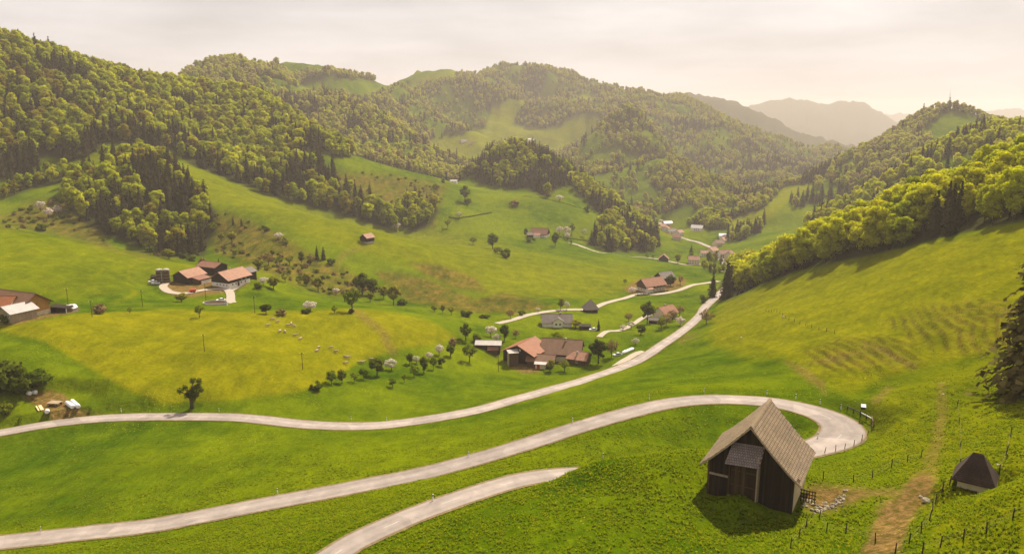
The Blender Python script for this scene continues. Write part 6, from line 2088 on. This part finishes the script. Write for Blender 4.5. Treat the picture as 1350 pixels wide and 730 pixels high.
p = ground(1134.3, 549)
mr_ = empty('traffic_mirror', p, R(-20), 'black post carrying a white topped roadside mirror box at the hairpin apex', 'mirror')
MB().tube([(0, 0, -.4), (0, 0, 2.6)], .08, 8).build('post', BLACK_P, mr_)
MB().box(-.05, .75, -.35, .1, 1.75, 2.3).build('housing', BLACK_P, mr_)
MB().slab([(-.1, -.5, 2.32), (.85, -.5, 2.32), (.85, .25, 2.75), (-.1, .25, 2.75)], .08).build('hood', WHITE_P, mr_)

# ------------------------------------------------------------------ bale yard by the valley road
WRAP = mat('bale_wrap', (0.70, 0.70, 0.68), 0.35, 0.12, 2.0, 0.02, 0.5, rnd=.08)
def bale_mesh(seed):
    rg_ = random.Random(seed)
    bm = bmesh.new()
    n, prof = 18, [(-.60, .0), (-.60, .45), (-.52, .60), (-.2, .64), (.2, .64), (.52, .60), (.60, .45), (.60, 0)]
    rings = []
    for (y_, r_) in prof[1:-1]:
        rings.append([bm.verts.new((r_ * math.cos(2 * math.pi * k / n) * (1 + rg_.uniform(-.03, .03)), y_ + rg_.uniform(-.02, .02), .62 + r_ * math.sin(2 * math.pi * k / n) * (.98 + rg_.uniform(-.03, .03)))) for k in range(n)])
    for a_, b_ in zip(rings[:-1], rings[1:]):
        for k in range(n):
            bm.faces.new((a_[k], a_[(k + 1) % n], b_[(k + 1) % n], b_[k]))
    bm.faces.new(rings[0][::-1]); bm.faces.new(rings[-1])
    bmesh.ops.recalc_face_normals(bm, faces=bm.faces)
    me = bpy.data.meshes.new('bale'); bm.to_mesh(me); bm.free()
    me.materials.append(WRAP)
    me.polygons.foreach_set('use_smooth', [True] * len(me.polygons))
    return me


bme = [bale_mesh(i) for i in range(3)]
BR = []
for nm, (u0, v0), (u1, v1), n in (('near row', (95.3, 538), (83.5, 529.5), 4), ('far row', (102.8, 537.5), (91, 527), 5)):
    a_, b_ = ground(u0, v0), ground(u1, v1)
    d_ = (b_ - a_).normalized()
    for i in range(n):
        BR.append((a_ + d_ * 1.24 * i, math.atan2(d_.y, d_.x) - math.pi / 2, 'white bale %s in the %s' % (['nearest the road', 'second from the road', 'third from the road', 'fourth from the road', 'at the meadow end'][i], 'row beside the wagon' if nm == 'near row' else 'longer row beside the grass')))
BR.append((ground(38.5, 520.5), 1.2, 'single white bale nearest the dark thicket'))
BR.append((ground(46, 519.5), 1.5, 'single white bale beside the one at the dark thicket'))
BR.append((ground(62.5, 544.5), .5, 'white bale lying at the end of the sawn beams'))
for (q, rz, lab) in BR:
    o = link('bale', random.choice(bme), None, (q.x, q.y, H(q.x, q.y) - .02))
    o.rotation_euler = (0, 0, rz + random.uniform(-.05, .05))
    tag(o, lab, 'bale', 'white wrapped bales on the bale yard')
p = ground(72.5, 534)
wg = empty('hay_wagon', p, R(-8), 'flat old wagon with a plank deck parked on the bale yard', 'wagon')
for k in range(9):
    MB().box(-1.7 + k * .39, -1.7 + k * .39 + .36, -1.1, 1.1, .95, 1.03).build('plank', W_GREY, wg)
MB().box(-1.7, 1.8, -.55, -.43, .75, .95).box(-1.7, 1.8, .43, .55, .75, .95).box(1.8, 3.0, -.06, .06, .6, .7).build('chassis', W_DARK, wg)
for x_ in (-1.1, 1.2):
    for y_ in (-.95, .95):
        w = MB().tube([(x_, y_ - .1, .38), (x_, y_ + .1, .38)], .38, 14).build('wheel', BLACK_P, wg)
        MB().tube([(x_, y_ - .12, .38), (x_, y_ + .12, .38)], .18, 10).build('rim', STEEL, w)
p = ground(52, 539)
tb = empty('timber_stack', p, R(-50), 'two pale sawn beams lying side by side on the bale yard', 'timber')
for k, (y_, w_) in enumerate(((-.6, .35), (.05, .75))):
    MB().box(-2.2, 2.2, y_, y_ + w_, .08, .42).build('beam', W_PALE, tb)
for x_ in (-1.5, 1.5):
    MB().box(x_ - .08, x_ + .08, -.7, .9, -.1, .08).build('bearer', W_BROWN, tb)

# ------------------------------------------------------------------ vehicles
def car(u, v, deg, paint, lab, L_=4.2, group='parked cars'):
    p = ground(u, v)
    e = empty('parked_car', p, R(deg), lab, 'car', group)
    bm = bmesh.new()
    prof = [(-2.1, .32), (-2.1, .72), (-1.95, .86), (-1.5, .92), (-.75, .98), (1.0, .98), (1.95, .92), (2.12, .72), (2.12, .32)]
    cab = [(-1.0, .96), (-.35, 1.42), (.25, 1.47), (.95, 1.42), (1.75, .96)]
    s = L_ / 4.2
    mb = MB()
    mb.prism([(x * s, z) for x, z in prof], -.84, .84, 'y')
    mb.build('body', paint, e)
    mb = MB()
    n = len(cab)
    vs = [(x * s, -.76 if z < 1.2 else -.60, z) for x, z in cab] + [(x * s, .76 if z < 1.2 else .60, z) for x, z in cab]
    mb.add(vs, [list(range(n)), list(range(2 * n - 1, n - 1, -1))] + [(i, i + n, i + n + 1, i + 1) for i in range(n - 1)])
    g_ = mb.build('window', GLASS, e)
    MB().prism([(-.33 * s, 1.425), (.25 * s, 1.475), (.93 * s, 1.425), (.93 * s, 1.46), (.25 * s, 1.51), (-.33 * s, 1.46)], -.61, .61, 'y').build('roof', paint, e)
    for x in (-1.35 * s, 1.32 * s):
        for y in (-.82, .66):
            w = MB().tube([(x, y, .32), (x, y + .17, .32)], .32, 14).build('wheel', BLACK_P, e)
            MB().tube([(x, y - .012, .32), (x, y + .182, .32)], .19, 10).build('rim', STEEL, w)
    for y in (-.6, .6):
        MB().box(-2.13 * s, -2.08 * s, y - .15, y + .15, .62, .76).build('headlight', GLASS, e)
    return e


SILVER = mat('silver_paint', (0.55, 0.53, 0.50), 0.35, 0.05, 1, 0, .6)
car(814, 469, 20, SILVER, 'silver car parked on the lane below the budding tree')
car(782, 435.5, 0, WHITE_P, 'white car parked beside the dark carport')
car(201, 372.5, 10, WHITE_P, 'white car parked against the little cart shed', group='white cars by the silos')
car(205.5, 374.5, 10, WHITE_P, 'white car parked in front at the silo foot', group='white cars by the silos')
car(291, 397, 20, WHITE_P, 'white car parked beside the slurry pit')
p = ground(254.4, 385.5)
rt = empty('feed_trailer', p, R(20), 'small red farm trailer on the white yard of the terrace farm', 'trailer')
MB().prism([(-1.4, .6), (1.4, .6), (1.6, 1.7), (-1.6, 1.7)], -.9, .9, 'y').build('body', RED_P, rt)
for x_ in (-.6, .6):
    for y_ in (-1.0, .82):
        MB().tube([(x_, y_, .4), (x_, y_ + .18, .4)], .4, 12).build('wheel', BLACK_P, rt)
MB().box(1.4, 2.4, -.05, .05, .55, .65).build('drawbar', STEEL, rt)
a_, b_ = ground(820.5, 467.5), ground(835, 461.5)
st_ = empty('silage_tube', a_, 0, 'long white silage tube lying beside the side lane', 'silage tube')
d_ = b_ - a_
n_ = 9
MB().tube([d_ * (i / n_) + Vector((0, 0, .75)) for i in range(n_ + 1)], [.35] + [.85 + random.uniform(-.05, .05) for _ in range(n_ - 1)] + [.4], 12).build('wrap', WRAP, st_, True)
p = ground(839, 461)
MB().tube([(0, 0, -.05), (0, 0, .5)], .3, 10).build('wrap_end', BLACK_P, st_, loc=b_ - a_ + Vector((.6, .5, .1)))

# ------------------------------------------------------------------ poles and mast
pole = empty('utility_pole', (0, 0, 0), 0)
MB().tube([(0, 0, -1), (0, 0, 8)], [.14, .09], 7).build('pole', W_BROWN, pole)
MB().box(-.7, .7, -.05, .05, 7.3, 7.42).build('cross_arm', W_BROWN, pole)
for x_ in (-.6, .6):
    MB().tube([(x_, 0, 7.42), (x_, 0, 7.62)], .05, 5).build('insulator', WHITE_P, pole)
PL = [(90, 402, 'thin pole behind the fodder heap of the ochre barn'), (121.6, 418, 'thin pole beside the wide tan bush'), (188, 404.5, 'thin pole on the meadow below the tower silos'), (269.5, 463, 'lone pole in the middle of the yellow meadow'),
      (271.6, 396, 'thin pole on the green bank above the slurry pit'), (336, 412.5, 'thin pole at the foot of the white drive'), (657, 490, 'thin pole on the grass in front of the wooden silo'), (399, 487, 'pole on the yellow meadow below the grazing cows')]
for i, (u, v, lab) in enumerate(PL):
    o = pole if i == 0 else copy_tree(pole)
    o.location = ground(u, v); o.rotation_euler = (0, 0, random.uniform(-.6, .6))
    k = px_m(o.location)
    sc = float(np.clip(23 * k / 8.0, .75, 1.15)); o.scale = (1, 1, sc)
    tag(o, lab, 'pole', 'thin poles on the meadows')
p = ground(1250, 146.5, 900)
ms = empty('radio_mast', p, 0, 'thin radio mast on the crest of the hill with the sloping clearing', 'mast')
mb = MB()
Hm = 32
for k in range(3):
    q = 2 * math.pi * k / 3
    mb.tube([(1.0 * math.cos(q), 1.0 * math.sin(q), -2), (.5 * math.cos(q), .5 * math.sin(q), Hm)], .12, 4)
for j in range(10):
    z0, z1 = j * Hm / 10, (j + 1) * Hm / 10
    for k in range(3):
        q, q2 = 2 * math.pi * k / 3, 2 * math.pi * (k + 1) / 3
        r0, r1 = 1 - .5 * z0 / Hm, 1 - .5 * z1 / Hm
        mb.tube([(r0 * math.cos(q), r0 * math.sin(q), z0), (r1 * math.cos(q2), r1 * math.sin(q2), z1)], .06, 3)
mb.build('lattice', STEEL, ms)
MB().tube([(0, 0, Hm), (0, 0, Hm + 8)], .12, 4).build('aerial', STEEL, ms)

# ------------------------------------------------------------------ cows on the yellow meadow
def cow_mesh(name, m, graze):
    vs = [(-.95, 0, 1.12), (-.55, 0, 1.08), (0, 0, 1.02), (.5, 0, 1.08), (.78, 0, 1.16)]
    rad = [(.30, .34), (.38, .40), (.40, .44), (.36, .42), (.27, .33)]
    ed = [(0, 1), (1, 2), (2, 3), (3, 4)]
    if graze:
        nk = [(1.05, 0, .98), (1.32, 0, .55), (1.48, 0, .22)]
    else:
        nk = [(1.08, 0, 1.30), (1.36, 0, 1.42), (1.68, 0, 1.30)]
    b0 = len(vs)
    vs += nk; rad += [(.20, .24), (.15, .17), (.09, .09)]
    ed += [(4, b0), (b0, b0 + 1), (b0 + 1, b0 + 2)]
    for sx_, root in ((-.78, 0), (.55, 3)):
        for sy_ in (-1, 1):
            b1 = len(vs)
            kx = -.10 if sx_ < 0 else .02
            vs += [(sx_, .20 * sy_, .72), (sx_ + kx, .21 * sy_, .40), (sx_, .21 * sy_, .03)]
            rad += [(.14, .16), (.075, .085), (.06, .07)]
            ed += [(root, b1), (b1, b1 + 1), (b1 + 1, b1 + 2)]
    b2 = len(vs)
    vs += [(-1.22, 0, 1.02), (-1.27, 0, .55)]; rad += [(.05, .05), (.05, .05)]; ed += [(0, b2), (b2, b2 + 1)]
    h = b0 + 1
    for sy_ in (-1, 1):
        b3 = len(vs)
        vs.append((vs[h][0] - .05, .24 * sy_, vs[h][2] + .12)); rad.append((.05, .06)); ed.append((h, b3))
    me = bpy.data.meshes.new(name)
    me.from_pydata(vs, ed, [])
    o = bpy.data.objects.new(name, me)
    COL.objects.link(o)
    md = o.modifiers.new('skin', 'SKIN')
    sk = me.skin_vertices[0].data
    for i, r_ in enumerate(rad):
        sk[i].radius = r_
    sk[0].use_root = True
    o.modifiers.new('sub', 'SUBSURF').levels = 1
    dg = bpy.context.evaluated_depsgraph_get()
    nm = bpy.data.meshes.new_from_object(o.evaluated_get(dg))
    bpy.data.objects.remove(o)
    nm.materials.clear(); nm.materials.append(m)
    nm.polygons.foreach_set('use_smooth', [True] * len(nm.polygons))
    return nm


HIDE_C = mat('cream_hide', (0.40, 0.29, 0.17), .8, .15, 1.5)
HIDE_B = mat('brown_pied_hide', (0.24, 0.12, 0.05), .8, .5, 1.2, hue2=(0.55, 0.46, 0.34))
cm = [cow_mesh('cow', HIDE_C, True), cow_mesh('cow', HIDE_C, False), cow_mesh('cow', HIDE_B, True)]
COWS = [(420, 459.5, 0, 70, 'cream cow grazing right above a dark pied one'), (417.5, 464, 2, 60, 'dark pied cow directly below a cream one'), (436.5, 460, 0, 10, 'cream cow side on, right of the pied pair'), (443, 465, 1, -30, 'cream cow with raised head midway down the meadow slope'),
        (455.5, 472, 0, 160, 'cream cow of the pair facing uphill'), (459.5, 472, 2, 200, 'pied cow standing beside the uphill facing cream cow'), (456, 480, 2, 20, 'lowest pied cow of the herd near the orchard'), (474.5, 479, 0, 15, 'cream cow next to the raised head cow by the orchard'), (478.5, 479, 1, 40, 'cream cow with raised head nearest the largest orchard tree'), (489.5, 475, 0, -10, 'cream cow grazing closest to the blossoming trees'),
        (359.5, 422, 2, 0, 'dark cow uppermost on the meadow crest'), (366, 425.5, 1, 40, 'pale cow just below the uppermost dark cow'), (353, 430.5, 1, 30, 'pale cow standing off at the drive side of the herd'), (379.5, 430.5, 0, 5, 'pale cow lying at the edge of the upper group'), (384, 428, 2, 100, 'brown cow behind the pale cow of the upper group'), (387.5, 431, 2, -20, 'brown cow last of the upper group'),
        (369, 438, 2, 75, 'pied cow below the upper group facing downhill'), (376, 438.5, 2, 120, 'small brown cow beside the downhill facing pied cow'), (389.5, 443.5, 1, 20, 'pale cow alone below the upper group'), (396, 448, 2, 60, 'dark cow alone between upper group and pied pair')]
for (u, v, k, dg_, lab) in COWS:
    o = link('cow', cm[k], None, ground(u, v))
    o.rotation_euler = (0, 0, R(dg_))
    o.scale = (.78, .78, .78)
    tag(o, lab, 'cow', 'cows grazing on the yellow meadow')

# ------------------------------------------------------------------ single boulders
BO = [(1032.6, 418, 1.0, 'lone pale boulder high on the olive meadow'), (982, 403, .9, 'upper of two pale boulders above the brown budding tree'), (985.8, 406, .8, 'lower of two pale boulders above the brown budding tree'), (977, 445, .9, 'pale boulder beside the bare earth patch'), (1222, 661, .95, 'flat pale slab at the edge of the dirt track'),
      (1214, 655, .5, 'small pale stone above the flat slab on the dirt track'), (1114.6, 647, .6, 'white stone lying in the muddy pen'), (1243.5, 520, .5, 'small grey stone on the upper dirt track'), (1316, 613, .45, 'pale stone on the bank beyond the hut')]
for (u, v, s_, lab) in BO:
    o = link('boulder', random.choice(stone_me), None, ground(u, v) + Vector((0, 0, .15 * s_)))
    o.scale = (s_ * 1.5, s_ * 1.2, s_ * 1.1); o.rotation_euler = (0, 0, random.uniform(0, 6))
    tag(o, lab, 'boulder', 'pale boulders on the pasture')

# ------------------------------------------------------------------ grass: tufts standing out of the sward near by
def tuft_mesh(seed, m, hgt, n):
    rg_ = np.random.default_rng(seed)
    vs, fs = [], []
    for i in range(n):
        a_ = rg_.uniform(0, 6.28); r_ = rg_.uniform(0, .16); l_ = rg_.uniform(.6, 1.1) * hgt
        bx_, by_ = r_ * math.cos(a_), r_ * math.sin(a_)
        dx, dy = math.cos(a_ + rg_.uniform(-.8, .8)), math.sin(a_ + rg_.uniform(-.8, .8))
        w = rg_.uniform(.03, .055)
        k = len(vs)
        vs += [(bx_ - dy * w, by_ + dx * w, -.05), (bx_ + dy * w, by_ - dx * w, -.05), (bx_ + dx * l_ * .3 + dy * w * .7, by_ + dy * l_ * .3 - dx * w * .7, l_ * .65), (bx_ + dx * l_ * .3 - dy * w * .7, by_ + dy * l_ * .3 + dx * w * .7, l_ * .65), (bx_ + dx * l_ * .75, by_ + dy * l_ * .75, l_)]
        fs += [[k, k + 1, k + 2, k + 3], [k + 3, k + 2, k + 4]]
    me = bpy.data.meshes.new('tuft'); me.from_pydata(vs, [], fs); me.materials.append(m)
    me.polygons.foreach_set('use_smooth', [True] * len(fs)); me.update()
    me.normals_split_custom_set_from_vertices([tuple(unit(np.array([v_[0] * 1.2, v_[1] * 1.2, .8]))) for v_ in vs])
    return me


M_TUFT = leaf_mat('grass_blades', [(0.070, 0.108, 0.001), (0.105, 0.145, 0.001), (0.150, 0.178, 0.002), (0.085, 0.125, 0.001), (0.200, 0.195, 0.004), (0.120, 0.155, 0.001)], .3, .2)
tcol = bpy.data.collections.new('tuft kinds')
for i in range(4):
    tcol.objects.link(bpy.data.objects.new('tuft kind %d' % i, tuft_mesh(50 + i, M_TUFT, (.22, .3, .38, .26)[i], 11)))
NT = 120000
yy = np.exp(rng.uniform(math.log(52), math.log(215), NT * 3)); aa = rng.uniform(-.74, .74, NT * 3)
keepp = rng.random(NT * 3) < np.clip((yy / 110) ** .7, .25, 1) * .75
xx, yy = (aa * yy)[keepp], yy[keepp]
zz = bil(GZ, xx, yy)
uu, vv, dd = PX(np.stack([xx, yy, zz], -1))
cv = bil(COV[..., 3], xx, yy); rdist = bil(ROADDIST, xx, yy)
lx = (xx - BARN_O.x) * _bc + (yy - BARN_O.y) * _bs; ly = -(xx - BARN_O.x) * _bs + (yy - BARN_O.y) * _bc
okk = (uu > -30) & (uu < 1380) & (vv < 760) & (rdist > .5) & (cv < .25 + .3 * rng.random(len(xx))) & ~((lx > .5) & (lx < 12.4) & (ly > -.3) & (ly < 11.4))
okk &= fbm(xx / 3.0, yy / 3.0, 3) + rng.uniform(-.22, .22, len(xx)) > np.clip(.44 + (np.hypot(xx, yy) - 120) / 240, .42, 1)
xx, yy, zz = xx[okk], yy[okk], zz[okk]
gme = bpy.data.meshes.new('grass')
gme.vertices.add(len(xx)); gme.vertices.foreach_set('co', np.stack([xx, yy, zz], -1).astype(np.float32).ravel())
A1 = gme.attributes.new('pick', 'INT', 'POINT'); A2 = gme.attributes.new('size', 'FLOAT_VECTOR', 'POINT'); A3 = gme.attributes.new('turn', 'FLOAT_VECTOR', 'POINT')
A1.data.foreach_set('value', rng.integers(0, 4, len(xx)).astype(np.int32))
sv = rng.uniform(.4, .9, len(xx)) * (1.0 + .3 * (fbm(xx / 12, yy / 12, 2) - .5))
A2.data.foreach_set('vector', np.repeat(sv, 3).astype(np.float32)); A3.data.foreach_set('vector', np.stack([np.zeros(len(xx)), np.zeros(len(xx)), rng.uniform(0, 6.28, len(xx))], -1).astype(np.float32).ravel())
go_ = link('grass', gme)
ng = bpy.data.node_groups['broadleaf_forest'].copy()
for n_ in ng.nodes:
    if n_.bl_idname == 'GeometryNodeCollectionInfo':
        n_.inputs['Collection'].default_value = tcol
go_.modifiers.new('scatter', 'NODES').node_group = ng
tag(go_, kind='stuff')
print('tufts', len(xx))
# ------------------------------------------------------------------ the air of the valley
hz = MB().box(-13500, 13500, -13500, 13500, float(GZ.min()) - 1.0, float(max(GZ.max() + 26, CAMZ + 5))).build('haze', [])
tag(hz, kind='stuff')
M_HAZE = bpy.data.materials.new('valley_haze'); M_HAZE.use_nodes = True
nt = M_HAZE.node_tree
for n_ in list(nt.nodes):
    if n_.type != 'OUTPUT_MATERIAL':
        nt.nodes.remove(n_)
pv = nt.nodes.new('ShaderNodeVolumePrincipled')
pv.inputs['Color'].default_value = (1.0, 0.875, 0.77, 1)
pv.inputs['Density'].default_value = 0.00012
pv.inputs['Anisotropy'].default_value = 0.15
nt.links.new(pv.outputs['Volume'], nt.nodes['Material Output'].inputs['Volume'])
hz.data.materials.append(M_HAZE)
